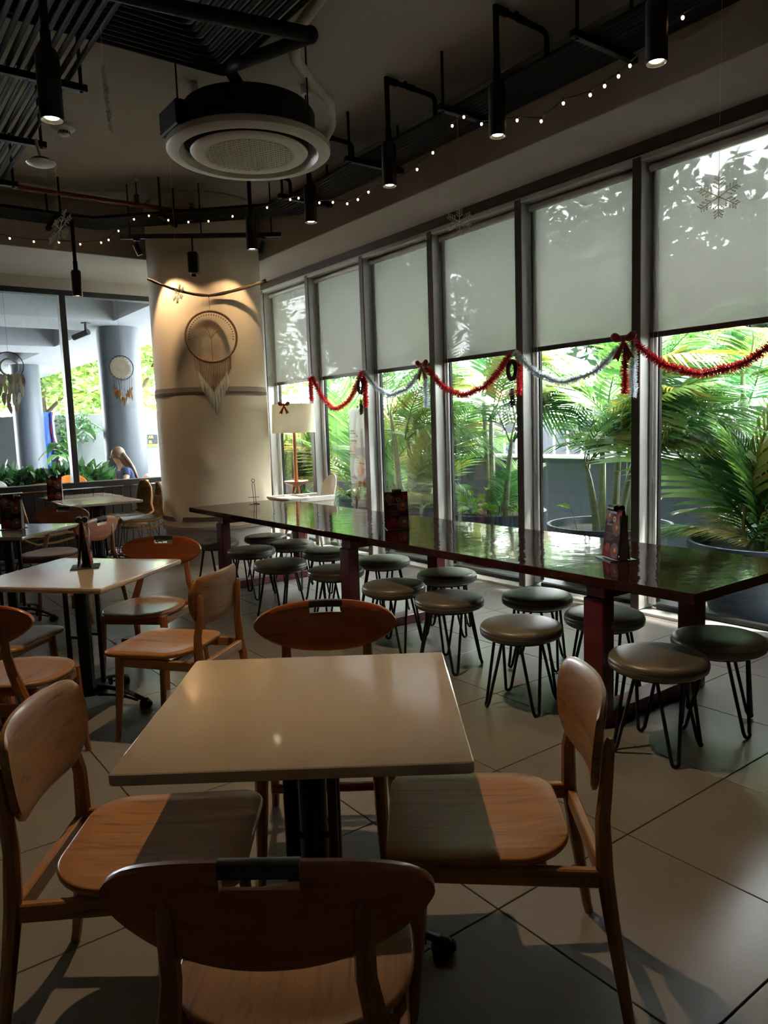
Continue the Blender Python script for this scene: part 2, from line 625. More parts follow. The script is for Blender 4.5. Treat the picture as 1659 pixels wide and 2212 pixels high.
    def build(self, name, m, parent=None, smooth=35, loc=None):
        me = bpy.data.meshes.new(name)
        me.from_pydata(self.v, [], self.f)
        bm = bmesh.new()
        bm.from_mesh(me)
        bmesh.ops.recalc_face_normals(bm, faces=bm.faces)
        bm.to_mesh(me)
        bm.free()
        if smooth:
            me.polygons.foreach_set('use_smooth', [True] * len(me.polygons))
            me.set_sharp_from_angle(angle=radians(smooth))
        me.materials.append(MATS[m] if isinstance(m, str) else m)
        o = bpy.data.objects.new(name, me)
        COL.objects.link(o)
        if parent is not None:
            o.parent = parent
        if loc is not None:
            o.location = loc
        return o

    def raw(self, name, m, parent=None, loc=None):
        """build() without normal fixing, for large leaf clouds."""
        me = bpy.data.meshes.new(name)
        me.from_pydata(self.v, [], self.f)
        me.materials.append(MATS[m] if isinstance(m, str) else m)
        o = bpy.data.objects.new(name, me)
        COL.objects.link(o)
        if parent is not None:
            o.parent = parent
        if loc is not None:
            o.location = loc
        return o


def tag(o, label=None, cat=None, group=None, kind=None):
    if label:
        o['label'] = label
    if cat:
        o['category'] = cat
    if group:
        o['group'] = group
    if kind:
        o['kind'] = kind
    return o


def thing(name, loc, rz=0.0, label=None, cat=None, group=None):
    o = bpy.data.objects.new(name, None)
    o.empty_display_size = 0.05
    COL.objects.link(o)
    o.location = loc
    o.rotation_euler = (0, 0, rz)
    return tag(o, label, cat, group)


def copy_tree(o, parent=None):
    c = o.copy()
    COL.objects.link(c)
    if parent is not None:
        c.parent = parent
    for ch in list(o.children):
        copy_tree(ch, c)
    return c


def structure(name, mb, m, smooth=35, parent=None, loc=None):
    o = mb.build(name, m, parent, smooth, loc)
    if parent is None:
        o['kind'] = 'structure'
    return o


def rounded(w, h, r, n=5, c=(0, 0)):
    """Rounded rectangle outline, counter-clockwise; r one radius or four (pp, np, nn, pn)."""
    R = r if isinstance(r, (list, tuple)) else [r] * 4
    out = []
    for q, (sx, sy) in enumerate(((1, 1), (-1, 1), (-1, -1), (1, -1))):
        k = R[q]
        for i in range(n + 1):
            a = pi / 2 * (q + i / n)
            out.append((c[0] + sx * (w / 2 - k) + k * cos(a), c[1] + sy * (h / 2 - k) + k * sin(a)))
    return out


def text_mesh(name, body, size, m, parent, loc, rot, align='LEFT', extrude=0.0003):
    """Lettering as a flat mesh standing a hair proud of its surface."""
    cu = bpy.data.curves.new(name, 'FONT')
    cu.body = body
    cu.size = size
    cu.align_x = align
    cu.extrude = extrude
    cu.resolution_u = 3
    t = bpy.data.objects.new(name, cu)
    COL.objects.link(t)
    dg = bpy.context.evaluated_depsgraph_get()
    me = bpy.data.meshes.new_from_object(t.evaluated_get(dg))
    bpy.data.objects.remove(t)
    me.materials.clear()
    me.materials.append(MATS[m])
    o = bpy.data.objects.new(name, me)
    COL.objects.link(o)
    o.parent = parent
    o.location = loc
    o.rotation_euler = rot
    return o
# ================================================================ THE SETTING
WX, FY, ZC = 4.825, 10.05, 4.02          # window wall, far wall, ceiling
NX, NY = -4.0, -3.0                      # walls out of the picture
MULL = [3.34 + 1.152 * k for k in range(-1, 6)]   # mullion centres along the window wall

# floor: grout bed with every tile a piece of its own
fl = structure('floor', MB().box(((NX + 5.04) / 2, (NY + FY) / 2, -0.062), (5.04 - NX, FY - NY, 0.11)), 'grout', 0)
TS, GAP = 0.653, 0.005


def tile_piece(x0, x1, y0, y1):
    w, h = x1 - x0, y1 - y0
    return MB().box((0, 0, -0.0075), (w, h, 0.015), 0.0015)


full_tile = None
ix0 = math.floor((NX - 2.165) / TS)
iy0 = math.floor((NY - 1.522) / TS)
for i in range(ix0, 6):
    for j in range(iy0, 15):
        x0, x1 = 2.165 + i * TS, 2.165 + (i + 1) * TS
        y0, y1 = 1.522 + j * TS, 1.522 + (j + 1) * TS
        cx0, cx1, cy0, cy1 = max(x0, NX), min(x1, WX + 0.005), max(y0, NY), min(y1, FY - 0.01)
        if cx1 - cx0 < 0.03 or cy1 - cy0 < 0.03:
            continue
        c = ((cx0 + cx1) / 2, (cy0 + cy1) / 2, 0)
        if abs(cx1 - cx0 - TS) < 1e-6 and abs(cy1 - cy0 - TS) < 1e-6:
            if full_tile is None:
                full_tile = tile_piece(x0 + GAP / 2, x1 - GAP / 2, y0 + GAP / 2, y1 - GAP / 2).build('floor_tile', 'tile', fl, 30, c)
            else:
                t = full_tile.copy()
                COL.objects.link(t)
                t.location = c
        else:
            tile_piece(cx0 + GAP / 2, cx1 - GAP / 2, cy0 + GAP / 2, cy1 - GAP / 2).build('floor_tile', 'tile', fl, 30, c)

structure('ceiling', MB().box(((NX + 5.3) / 2, (NY + FY + 0.2) / 2, ZC + 0.1), (5.5 - NX, FY + 0.4 - NY, 0.2)), 'ceiling_paint', 0)
structure('wall_near', MB().box(((NX + 5.0) / 2, NY - 0.1, 2.0), (5.2 - NX, 0.2, 4.1)), 'dark_wall', 0)
structure('wall_left', MB().box((NX - 0.1, (NY + FY) / 2, 2.0), (0.2, FY - NY + 0.2, 4.1)), 'dark_wall', 0)

# window wall: beam with a rough lower edge, lintel, sill rail, mullions, sashes, glass
structure('trim_1', MB().box(((4.2 + 5.1) / 2, (NY + FY) / 2, (3.43 + ZC) / 2), (0.9, FY - NY, ZC - 3.43), 0.006), 'plaster_beam', 20)
wall_r = structure('wall_right', MB().box((4.975, (NY + FY) / 2, 3.385), (0.3, FY - NY, 0.09)), 'bronze_alu', 0)
structure('trim_2', MB().box((4.925, (NY + FY) / 2, 0.008), (0.2, FY - NY, 0.03), 0.004), 'aluminium', 20)
structure('trim_3', MB().box((4.925, (NY + FY) / 2, 3.325), (0.2, FY - NY, 0.05), 0.004), 'aluminium', 20)
structure('light_block_wall', MB().box((4.925, (NY + 2.16) / 2, 1.65), (0.2, 2.16 - NY, 3.5)), 'dark_wall', 0)  # unseen wall added to keep daylight off the near floor
mull_proto = None
for y in MULL:
    if mull_proto is None:
        mull_proto = MB().box((0, 0, 1.68), (0.19, 0.064, 3.3), 0.003).build('mullion', 'aluminium', wall_r, 20, (WX + 0.105, y, 0))
        MB().box((-0.101, 0, 1.68), (0.012, 0.070, 3.3), 0.002).build('shade_front', 'bronze_alu', mull_proto, 20)  # mullion's unlit front painted darker than its window-lit sides
    else:
        c = copy_tree(mull_proto, wall_r)
        c.location.y = y
wn = 0
for y0, y1 in zip(MULL + [9.101 + 1.152 - 0.05], MULL[1:] + []):
    a, b = y0 + 0.033, y1 - 0.033
    wn += 1
    w = tag(thing('window_%d' % wn, (4.99, (a + b) / 2, 0)), kind='structure')
    L = b - a
    for s in (-1, 1):
        m = MB()
        m.box((-0.01, s * (L / 2 - 0.02), 1.68), (0.07, 0.036, 3.24), 0.004)
        m.box((-0.02, s * (L / 2 - 0.052), 1.68), (0.055, 0.026, 3.24), 0.004)
        st = m.build('stile', 'aluminium', w, 20)
        MB().box((-0.012, s * (L / 2 - 0.071), 1.68), (0.034, 0.012, 3.2), 0.002).build('gasket', 'gasket', st, 20)
    MB().box((-0.005, 0, 0.042), (0.05, L - 0.13, 0.034), 0.004).build('bottom_rail', 'gasket', w, 20)
    MB().box((-0.005, 0, 3.28), (0.06, L - 0.13, 0.05), 0.004).build('top_rail', 'aluminium', w, 20)
    MB().box((0, 0, 1.66), (0.006, L - 0.14, 3.20)).build('pane', 'pane', w, 0)

# far wall: dark planks under a black window band, lintel and beam
wf = structure('wall_far', MB().box(((NX + WX) / 2, FY + 0.1, 0.4), (WX - NX, 0.16, 0.8)), 'black_satin', 0)
pl = None
x = NX + 0.06
while x < WX - 0.1:
    if pl is None:
        pl = MB().box((0, 0, 0.41), (0.116, 0.022, 0.80), 0.004).build('plank', 'dark_plank', wf, 20, (x, FY + 0.012, 0))
    else:
        c = pl.copy()
        COL.objects.link(c)
        c.location.x = x
    x += 0.12
structure('trim_4', MB().box(((NX + WX) / 2, FY + 0.08, 0.86), (WX - NX, 0.2, 0.07), 0.004), 'black_satin', 20)
structure('trim_5', MB().box(((NX + WX) / 2, FY + 0.08, 3.29), (WX - NX, 0.14, 0.07), 0.004), 'black_satin', 20)
structure('wall_far_upper', MB().box(((NX + WX) / 2, FY + 0.08, 3.40), (WX - NX, 0.16, 0.16)), 'plaster_beam', 0)
structure('trim_6', MB().box(((NX + 4.2) / 2, (8.6 + FY + 0.15) / 2, (3.46 + ZC) / 2), (4.2 - NX, FY + 0.15 - 8.6, ZC - 3.46), 0.006), 'plaster_beam', 20)
BARS = [-3.3, -1.86, -0.4, 1.06, 2.53, 3.97]
for i, bxx in enumerate(BARS):
    structure('trim_%d' % (7 + i), MB().box((bxx, FY + 0.08, 2.08), (0.075, 0.14, 2.4), 0.004), 'black_satin', 20)
for i, (a, b) in enumerate(zip(BARS, BARS[1:])):
    w = tag(thing('window_%d' % (wn + 1 + i), ((a + b) / 2, FY + 0.08, 0)), kind='structure')
    MB().box((0, 0, 2.075), (b - a - 0.07, 0.006, 2.36)).build('pane', 'pane_side', w, 0)

# round column, its wrapping cloths
CC = Vector((3.65, 8.24, 0))
structure('column', MB().lathe([(0.61, 0), (0.61, 3.3), (0.61, ZC)], 64, c=CC), 'plaster', 40)


def wrap_cloth(name, m, z0, z1, r0, fold, seed, n=120, k=26):
    rnd = random.Random(seed)
    ph = [rnd.uniform(0, 6.28) for _ in range(8)]
    vs, fs = [], []
    for i in range(k + 1):
        z = z0 + (z1 - z0) * i / k
        for j in range(n):
            a = 2 * pi * j / n
            d = 0.004 * sin(3 * a + ph[0]) + 0.003 * sin(7 * a + ph[1] + z * 1.4)
            # hanging swags: ridges that run down and round
            t = sin(5 * a + 5.5 * z + ph[2]) * sin(2 * a - 3.0 * z + ph[3])
            d += fold * max(0, t) ** 3 * (1 - i / k)
            r = r0 + d
            vs.append((r * cos(a), r * sin(a), z))
    for i in range(k):
        for j in range(n):
            l = (j + 1) % n
            fs.append((i * n + j, i * n + l, (i + 1) * n + l, (i + 1) * n + j))
    mb = MB()
    mb.add(vs, fs)
    return mb


cl = thing('column_cloth', CC, 0, 'cream cloth stretched tight round the upper part of the round column', 'cloth')
wrap_cloth('c', '', 1.90, ZC - 0.01, 0.628, 0.006, 3).build('cloth', 'cloth_cream', cl, 60)
MB().lathe([(0.629, 1.88), (0.636, 1.885), (0.636, 1.975), (0.629, 1.98)], 96).build('hem_band', 'cloth_band', cl, 40)
MB().lathe([(0.632, 1.895), (0.6385, 1.90), (0.6385, 1.925), (0.632, 1.93)], 96).build('stripe', 'cloth_dark_band', cl, 40)
cl = thing('column_cloth', CC, 0, 'loose cream cloth with sagging folds round the lower part of the round column', 'cloth')
wrap_cloth('c', '', 0.42, 1.89, 0.632, 0.028, 11).build('cloth', 'cloth_cream', cl, 60)
MB().lathe([(0.634, 0.50), (0.642, 0.505), (0.642, 0.55), (0.634, 0.555)], 96).build('stripe', 'cloth_dark_band', cl, 40)
MB().lathe([(0.634, 0.40), (0.643, 0.405), (0.643, 0.44), (0.634, 0.445)], 96).build('hem_band', 'cloth_band', cl, 40)

# roller blinds, one in each bay
ORD = {0: 'nearest and largest pale roller blind with a snowflake hung before it',
       1: 'second roller blind counted from the near end, bright sky spots showing through',
       2: 'third roller blind from the near end, below the white snowflake', 3: 'fourth roller blind from the near end of the window wall',
       4: 'fifth roller blind from the near end, above the first red garland', 5: 'last roller blind of the row, half behind the round column'}
for k, (y0, y1) in enumerate(zip(MULL, MULL[1:])):
    a, b = y0 + 0.05, y1 - 0.05
    L, c = b - a, (a + b) / 2
    zb = 2.105 + 0.008 * ((k * 7) % 3 - 1)
    lab = ORD.get(k)
    grp = 'roller blinds of the window wall'
    if not lab:
        lab = 'pale roller blind in the bay beside the camera'
    t = thing('roller_blind', (4.935, c, 0), 0, lab, 'roller blind', grp)
    MB().box((0, 0, (zb + 3.27) / 2), (0.0012, L, 3.27 - zb)).build('cloth', 'blind_cloth', t, 0)
    m = MB()
    m.tube([(-0.005, -L / 2, 3.262), (-0.005, L / 2, 3.262)], 0.027, 12)
    m.build('roller', 'white_paint', t)
    MB().box((0, 0, zb - 0.012), (0.012, L, 0.04), 0.003).build('bottom_bar', 'bronze_alu', t, 20)
    for s in (-1, 1):
        MB().box((-0.003, s * (L / 2 + 0.008), 3.265), (0.06, 0.006, 0.07), 0.002).build('bracket', 'aluminium', t, 20)
    m = MB()
    for s in (-0.018, 0.018):
        m.tube([(-0.012, L / 2 - 0.05 + s, 3.25), (-0.012, L / 2 - 0.05 + s, 1.05)], 0.0018, 5)
    m.tube([(-0.012, L / 2 - 0.05 + 0.018 * cos(w), 1.05 + 0.018 * sin(w)) for w in [pi + i * pi / 8 for i in range(9)]], 0.0018, 5)
    m.build('pull_chain', 'white_paint', t)
# ================================================================ FURNITURE
# ---- communal table
lt = thing('communal_table', (3.305, 4.35, 0), 0, 'long glossy dark red communal table running along the windows', 'table')
MB().box((0, 0, 0.727), (0.99, 5.39, 0.046), 0.004).build('table_top', 'lacquer', lt, 20)
for y in (-2.145, 0.0, 2.11):
    MB().box((0, y, 0.668), (0.86, 0.11, 0.07), 0.004).build('top_bar', 'red_frame', lt, 20)
    for s in (-1, 1):
        MB().box((s * 0.405, y, 0.352), (0.09, 0.115, 0.562), 0.005).build('leg', 'red_frame', lt, 20)
    MB().box((0, y, 0.036), (0.90, 0.12, 0.07), 0.005).build('foot_bar', 'red_frame', lt, 20)


# ---- stools
def make_stool():
    t = thing('stool', (0, 0, 0), 0)
    prof = [(0, 0.372), (0.17, 0.372), (0.198, 0.376), (0.211, 0.386), (0.214, 0.400), (0.2135, 0.4095)]
    MB().lathe(prof + [(0.212, 0.4115), (0.213, 0.4135), (0.211, 0.424), (0.203, 0.434), (0.185, 0.441), (0.13, 0.4465), (0.06, 0.4485), (0, 0.449)], 40).build('seat', 'leather', t, 50)
    MB().tube([(0.2132 * cos(a), 0.2132 * sin(a), 0.4115) for a in [2 * pi * i / 48 for i in range(48)]], 0.0016, 5, closed=True).build('seam', 'leather_seam', t)
    MB().lathe([(0, 0.36), (0.165, 0.36), (0.168, 0.372), (0, 0.372)], 24).build('base_plate', 'black_metal', t, 30)
    for q in range(4):
        a = pi / 4 + q * pi / 2
        ux, uy = cos(a), sin(a)
        px, py = -uy, ux
        pts = []
        top, bot = 0.125, 0.195
        w = 0.055

        def P(r, side, z):
            return (ux * r + px * side, uy * r + py * side, z)
        pts.append(P(top, -w, 0.362))
        pts.append(P(bot - 0.006, -0.016, 0.03))
        for i in range(1, 8):
            b = pi + i * pi / 8
            pts.append(P(bot, 0.0155 * cos(b), 0.0255 + 0.017 * sin(b)))
        pts.append(P(bot - 0.006, 0.016, 0.03))
        pts.append(P(top, w, 0.362))
        MB().tube(pts, 0.0082, 8).build('leg', 'black_metal', t)
    return t


STOOLS = [  # along the table (Y), across (X), quarter turn, how to tell it
    (1.855, 2.858, 10, 'nearest stool of the front row, beside the right-hand wooden chair'),
    (1.833, 3.318, 25, 'stool at the near table end, partly behind the nearest stool, cut by the picture edge'),
    (2.630, 2.813, 20, 'second front-row stool, a warm light spot on its seat'),
    (2.470, 3.296, 5, 'second back-row stool, partly behind the nearest red table leg'),
    (3.022, 3.377, 30, 'third back-row stool, pale sheen, under the standing menu'),
    (3.354, 2.957, 12, 'third front-row stool, behind the white table corner'),
    (3.927, 3.446, 40, 'fourth back-row stool in front of the glass, pale sheen'),
    (3.889, 2.939, 22, 'fourth front-row stool, right of the middle red table leg'),
    (4.718, 3.471, 15, 'fifth back-row stool, right behind the middle red table leg'),
    (4.636, 2.964, 33, 'fifth front-row stool, left of the middle red table leg'),
    (5.415, 3.380, 8, 'sixth back-row stool, halfway down the table'),
    (5.218, 2.812, 18, 'sixth front-row stool, a brownish spot on its rim'),
    (6.001, 2.952, 28, 'seventh front-row stool, right of the far red table leg'),
    (6.059, 3.393, 36, 'seventh back-row stool, second from the far end'),
    (6.640, 3.430, 14, 'farthest back-row stool near the cloth-wrapped column'),
    (6.720, 2.940, 24, 'farthest front-row stool, left of the far red table leg'),
]
st0 = make_stool()
for i, (yy, xx, rz, lab) in enumerate(STOOLS):
    s = st0 if i == 0 else copy_tree(st0)
    s.location = (xx, yy, 0)
    s.rotation_euler = (0, 0, radians(rz))
    tag(s, lab, 'stool', 'round stools at the communal table')


# ---- square tables on black pedestals
def make_table():
    t = thing('pedestal_table', (0, 0, 0), 0)
    MB().slab(rounded(0.80, 0.80, 0.012, 3), 0.722, 0.75, 0.007).build('table_top', 'stone_top', t, 18)
    m = MB()
    for a in (0, pi / 2):
        M = Matrix.Rotation(a + pi / 4, 4, 'Z')
        m.box((0, 0, 0.711), (0.5, 0.045, 0.02), 0.004, M)
    m.lathe([(0.0, 0.66), (0.085, 0.66), (0.095, 0.67), (0.095, 0.695), (0.05, 0.70), (0, 0.70)], 24)
    m.build('top_plate', 'black_metal', t, 30)
    MB().lathe([(0, 0.10), (0.046, 0.10), (0.038, 0.13), (0.038, 0.655), (0.046, 0.66), (0, 0.66)], 20).build('post', 'black_metal', t, 40)
    for q in range(4):
        a = q * pi / 2 + pi / 4
        d = 0.082
        b = MB().tube([(d * cos(a), d * sin(a), 0.11), (d * cos(a), d * sin(a), 0.665)], 0.0135, 10)
        b.box((d * 0.68 * cos(a), d * 0.68 * sin(a), 0.39), (0.05, 0.012, 0.014), 0.002, None)
        b.build('side_rod', 'black_metal', t, 40)
    MB().lathe([(0, 0.075), (0.105, 0.075), (0.11, 0.09), (0.095, 0.105), (0.05, 0.115), (0, 0.115)], 28).build('hub', 'black_metal', t, 40)
    for q in range(4):
        a = q * pi / 2
        M = Matrix.Rotation(a, 4, 'Z')
        m = MB()
        up = [(0.06 + 0.29 * k / 8, 0, 0.105 - 0.068 * (k / 8) ** 2.2) for k in range(9)]
        m.tube(up, [0.020] * 5 + [0.019, 0.018, 0.018, 0.018], 8, M=M, flat=0.6)
        lo = [(0.06 + 0.24 * k / 8, 0, 0.055 + 0.008 * sin(pi * k / 8) - 0.018 * (k / 8) ** 2) for k in range(9)]
        m.tube(lo, 0.011, 8, M=M, flat=0.6)
        m.box((0.205, 0, 0.064), (0.018, 0.022, 0.05), 0.003, M)
        m.lathe([(0, 0), (0.028, 0), (0.032, 0.012), (0.03, 0.034), (0.018, 0.05), (0, 0.055)], 14, M=M @ Matrix.Translation((0.345, 0, 0)))
        m.box((0.373, 0, 0.022), (0.022, 0.026, 0.03), 0.006, M)
        m.build('foot', 'black_metal', t, 40)
    return t


tb0 = make_table()
TABLES = [
    (CX(-0.222, 1.937), 0.0054 * 1 - HEAD + 0.0, 'white stone-topped square table in the foreground with four wooden chairs'),
    (CX(-1.675, 4.00), radians(-13) - HEAD, 'white square table standing behind the foreground table, menu holder seen edge-on'),
    (CX(-3.06, 5.97), radians(-8) - HEAD, 'white square table with a red menu card at the picture edge'),
    (Vector((2.405, 8.77, 0)), 0.0, 'nearer of two white tables pushed together by the dark plank wall'),
    (Vector((2.435, 9.577, 0)), 0.0, 'farther of two white tables pushed together by the dark plank wall'),
]
for i, (p, rz, lab) in enumerate(TABLES):
    t = tb0 if i == 0 else copy_tree(tb0)
    t.location = p
    t.rotation_euler = (0, 0, rz)
    tag(t, lab, 'table', 'white pedestal tables')


# ---- wooden chairs: local +X is the way the sitter faces
def leg_tube(path, r):
    return MB().tube(path, r, 8, flat=0.9)


def make_chair(kind):
    """kind 'plain': rounded board back; kind 'oval': wide oval back with a hand slot and dark grip bar."""
    t = thing('dining_chair', (0, 0, 0), 0)
    A = kind == 'oval'
    wx, wy, wz = ('amber_x', 'amber_y', 'amber_z') if A else ('wood_x', 'wood_y', 'wood_z')
    if A:
        out = [(0.005 + 0.228 * (abs(cos(a)) ** 0.86) * (1 if cos(a) > 0 else -1), 0.232 * (abs(sin(a)) ** 0.86) * (1 if sin(a) > 0 else -1)) for a in [2 * pi * i / 44 for i in range(44)]]
    else:
        out = rounded(0.46, 0.46, [0.065, 0.125, 0.125, 0.065], 7, (0.01, 0))
        out = [(x, y * (1.0 - 0.06 * max(0, -x) / 0.22)) for x, y in out]
    dish = lambda x, y: -0.007 * max(0, 1 - (x * x + y * y) / 0.05) - (0.10 * max(0, x - 0.14) ** 1.6) + 0.012 * max(0, -x - 0.10) / 0.12
    MB().slab(out, 0.428, 0.450, 0.007, dish, 5).build('seat', wx, t, 50)
    ps = 0.155 if A else 0.195
    for s in (-1, 1):
        leg_tube([(0.190, s * 0.205, 0.0), (0.184, s * 0.203, 0.03), (0.165, s * 0.195, 0.25), (0.155, s * 0.190, 0.425)], [0.0145, 0.0155, 0.021, 0.0235]).build('front_leg', wz, t, 40)
    for s in (-1, 1):
        pts = [(-0.345, s * 0.235, 0.0), (-0.338, s * 0.233, 0.03), (-0.300, s * 0.222, 0.28), (-0.283, s * 0.216, 0.41), (-0.280, s * (ps + 0.012), 0.54),
               (-0.285, s * ps, 0.62), (-0.292, s * ps, 0.715 if not A else 0.74), (-0.294, s * ps, 0.735 if not A else 0.76)]
        rr = [0.0145, 0.0155, 0.021, 0.024, 0.021, 0.0185, 0.016, 0.008]
        k = 0.045
        sh = [(p[0] - (0.006 if i >= 5 else 0), p[1], p[2]) for i, p in enumerate(pts)]
        leg_tube(sh, rr).build('rear_leg', wz, t, 40)
    for s in (-1, 1):
        a, b = Vector((0.158, s * 0.192, 0.400)), Vector((-0.288, s * 0.217, 0.395))
        d = b - a
        M = Matrix.Translation((a + b) / 2) @ Matrix.Rotation(atan2(d.y, d.x), 4, 'Z')
        MB().box((0, 0, 0), (d.length, 0.022, 0.046), 0.004, M).build('side_rail', wx, t, 20)
    MB().box((0.158, 0, 0.400), (0.022, 0.37, 0.046), 0.004).build('front_rail', wy, t, 20)
    MB().box((-0.288, 0, 0.385), (0.024, 0.42, 0.05), 0.004).build('rear_rail', wy, t, 20)
    MB().box((-0.14, 0, 0.405), (0.022, 0.40, 0.03), 0.004).build('seat_support', wy, t, 20)
    if A:
        MB().box((-0.06, 0, 0.21), (0.02, 0.40, 0.03), 0.004).build('stretcher', wy, t, 20)
    bow = 0.85 if not A else 0.62
    back = lambda y, z: -0.300 + bow * y * y - 0.10 * (z - 0.66)
    if A:
        a = 0.268
        mid = 0.752
        topf = lambda y: mid + 0.078 * (max(0.0, 1 - (abs(y) / a) ** 3.2)) ** 0.45 + 0.004 * cos(pi * y / a)
        bot = lambda y: mid - 0.112 * (max(0.0, 1 - (abs(y) / a) ** 2.1)) ** 0.62
        nw, nd = 0.062, 0.048
        ys = sorted(set([round(-a + 2 * a * i / 40, 5) for i in range(41)] + [-a * .997, a * .997, -a * .985, a * .985, -nw, nw, -nw - 1e-4, nw + 1e-4]))
        top = lambda y: topf(y) - (nd if abs(y) <= nw + 5e-5 else 0)
        MB().panel(ys, top, bot, back, 0.020).build('backrest', wy, t, 40)
        ygr = [-nw - 0.001 + (2 * nw + 0.002) * i / 8 for i in range(9)]
        MB().panel(ygr, lambda y: topf(y) + 0.001, lambda y: topf(y) - 0.028, back, 0.022, rows=(0, .08, .5, .92, 1)).build('grip_bar', 'bar_grey', t, 40)
    else:
        a = 0.226
        zt, zb = 0.822, 0.578
        mid = 0.72
        top = lambda y: mid + (zt - mid - 0.010 * (y / a) ** 2) * (max(0, 1 - (abs(y) / a) ** 14)) ** 0.5
        bot = lambda y: mid - (mid - zb) * (max(0, 1 - (abs(y) / a) ** 6)) ** 0.55
        ys = sorted(set([-a + 2 * a * i / 34 for i in range(35)] + [-a * .996, a * .996, -a * .985, a * .985]))
        MB().panel(ys, top, bot, back, 0.020).build('backrest', wy, t, 40)
    return t


chair_plain, chair_oval = make_chair('plain'), make_chair('oval')
_used = {}


def place_chair(kind, p, ang, lab):
    """p on the floor; ang the way it faces, in degrees from the camera's right-hand side."""
    src = chair_plain if kind == 'plain' else chair_oval
    c = copy_tree(src) if _used.get(kind) else src
    _used[kind] = True
    c.location = p
    c.rotation_euler = (0, 0, radians(ang) - HEAD)
    tag(c, lab, 'chair', 'wooden dining chairs')


place_chair('plain', CX(-0.605, 1.82), 1.5, 'light wooden chair at the left side of the foreground table, seat half in table shadow')
place_chair('plain', CX(0.225, 1.885), 177, 'light wooden chair at the right side of the foreground table, facing it')
place_chair('oval', CX(-0.235, 2.46), -90, 'orange-brown wooden chair behind the foreground table, oval back facing the camera')
place_chair('oval', CX(-0.200, 1.375), 88.5, 'dark brown wooden chair closest to the camera, oval back with grip bar seen from behind')
place_chair('plain', CX(-1.10, 3.63), 165, 'light wooden chair at the second white table, its back turned to the communal table')
place_chair('oval', CX(-1.47, 4.42), -99, 'orange-brown chair behind the second white table, in front of the rattan chair')
place_chair('plain', CX(-2.04, 3.83), -10, 'wooden chair left of the second table, orange light across half its seat')
place_chair('oval', CX(-1.665, 3.22), 84, 'shaded dark wooden chair at the near side of the second table')
place_chair('oval', CX(-3.05, 6.68), -94, 'orange-brown chair behind the third white table, back half hidden by it')
place_chair('oval', CX(-2.60, 6.08), 164, 'wooden chair at the right side of the third white table, seen from behind')


# ---- rattan shell chairs with grey cushions
def make_rattan():
    t = thing('rattan_chair', (0, 0, 0), 0)
    # section of the shell, front to top of back, in x / z
    sec = [(0.27, 0.395), (0.25, 0.42), (0.15, 0.425), (0.0, 0.415), (-0.12, 0.415), (-0.20, 0.435), (-0.255, 0.50), (-0.285, 0.60), (-0.305, 0.70), (-0.315, 0.80), (-0.312, 0.855), (-0.30, 0.882)]
    half = [0.185, 0.21, 0.235, 0.245, 0.245, 0.24, 0.235, 0.23, 0.22, 0.19, 0.145, 0.08]
    m = MB()
    n = 12
    vs, fs = [], []
    for (x, z), h in zip(sec, half):
        for k in range(n + 1):
            y = -h + 2 * h * k / n
            up = 0.05 * (abs(y) / h) ** 3
            vs.append((x + (up if z > 0.5 else 0), y, z + (up * 0.6 if z < 0.5 else 0)))
    for i in range(len(sec) - 1):
        for k in range(n):
            a = i * (n + 1) + k
            fs.append((a, a + 1, a + n + 2, a + n + 1))
    m.add(vs, fs)
    sh = m.build('woven_shell', 'rattan_weave', t, 60)
    so = sh.modifiers.new('thickness', 'SOLIDIFY')
    so.thickness = 0.012
    rim = [vs[i * (n + 1)] for i in range(len(sec))] + [vs[(len(sec) - 1) * (n + 1) + k] for k in range(1, n)] + [vs[i * (n + 1) + n] for i in range(len(sec) - 1, -1, -1)] + [vs[k] for k in range(n - 1, 0, -1)]
    MB().tube(rim, 0.014, 8, closed=True).build('rim', 'rattan', t)
    for s in (-1, 1):
        MB().tube([(0.25, s * 0.19, 0.385), (0.05, s * 0.22, 0.36), (-0.15, s * 0.225, 0.355), (-0.27, s * 0.22, 0.42), (-0.31, s * 0.215, 0.56)], 0.013, 8).build('side_pole', 'rattan', t)
    for i in range(2, len(sec) - 1):
        x, z = sec[i]
        h = half[i] * 0.97
        MB().tube([(x + 0.012 + (0.05 * (abs(k) / 4) ** 3 if z > .5 else 0), h * k / 4, z + 0.006 + (0.03 * (abs(k) / 4) ** 3 if z <= .5 else 0)) for k in range(-4, 5)], 0.006, 5).build('cane_band', 'rattan', t)
    out = rounded(0.40, 0.41, 0.08, 5, (0.01, 0))
    MB().slab(out, 0.432, 0.475, 0.018, lambda x, y: 0.012 * sin(14 * x + 1) * sin(11 * y), 5).build('cushion', 'cushion_grey', t, 60)
    for s in (-1, 1):
        p = [(0.16, s * 0.15, 0.40), (0.23, s * 0.20, 0.03), (0.22, s * 0.205, 0.008), (0.18, s * 0.205, 0.007), (-0.20, s * 0.205, 0.007), (-0.25, s * 0.205, 0.009), (-0.262, s * 0.20, 0.04), (-0.14, s * 0.15, 0.40)]
        MB().tube(p, 0.007, 8).build('skid_leg', 'black_metal', t)
    return t


rt0 = make_rattan()
RATTAN = [
    ((2.99, 9.12, 0), 172, 'rattan chair with grey cushion standing beside the cloth-wrapped column'),
    ((3.02, 9.68, 0), 184, 'rattan chair with grey cushion by the far window frame, behind another'),
    ((1.80, 8.70, 0), 8, 'rattan chair at the near left of the joined tables, cushion above the white table edge'),
    ((1.66, 9.45, 0), -3, 'rattan chair left of the joined tables under the outdoor orange chair'),
]
for i, (p, a, lab) in enumerate(RATTAN):
    c = rt0 if i == 0 else copy_tree(rt0)
    c.location = p
    c.rotation_euler = (0, 0, radians(a))
    tag(c, lab, 'chair', 'rattan chairs at the joined tables')

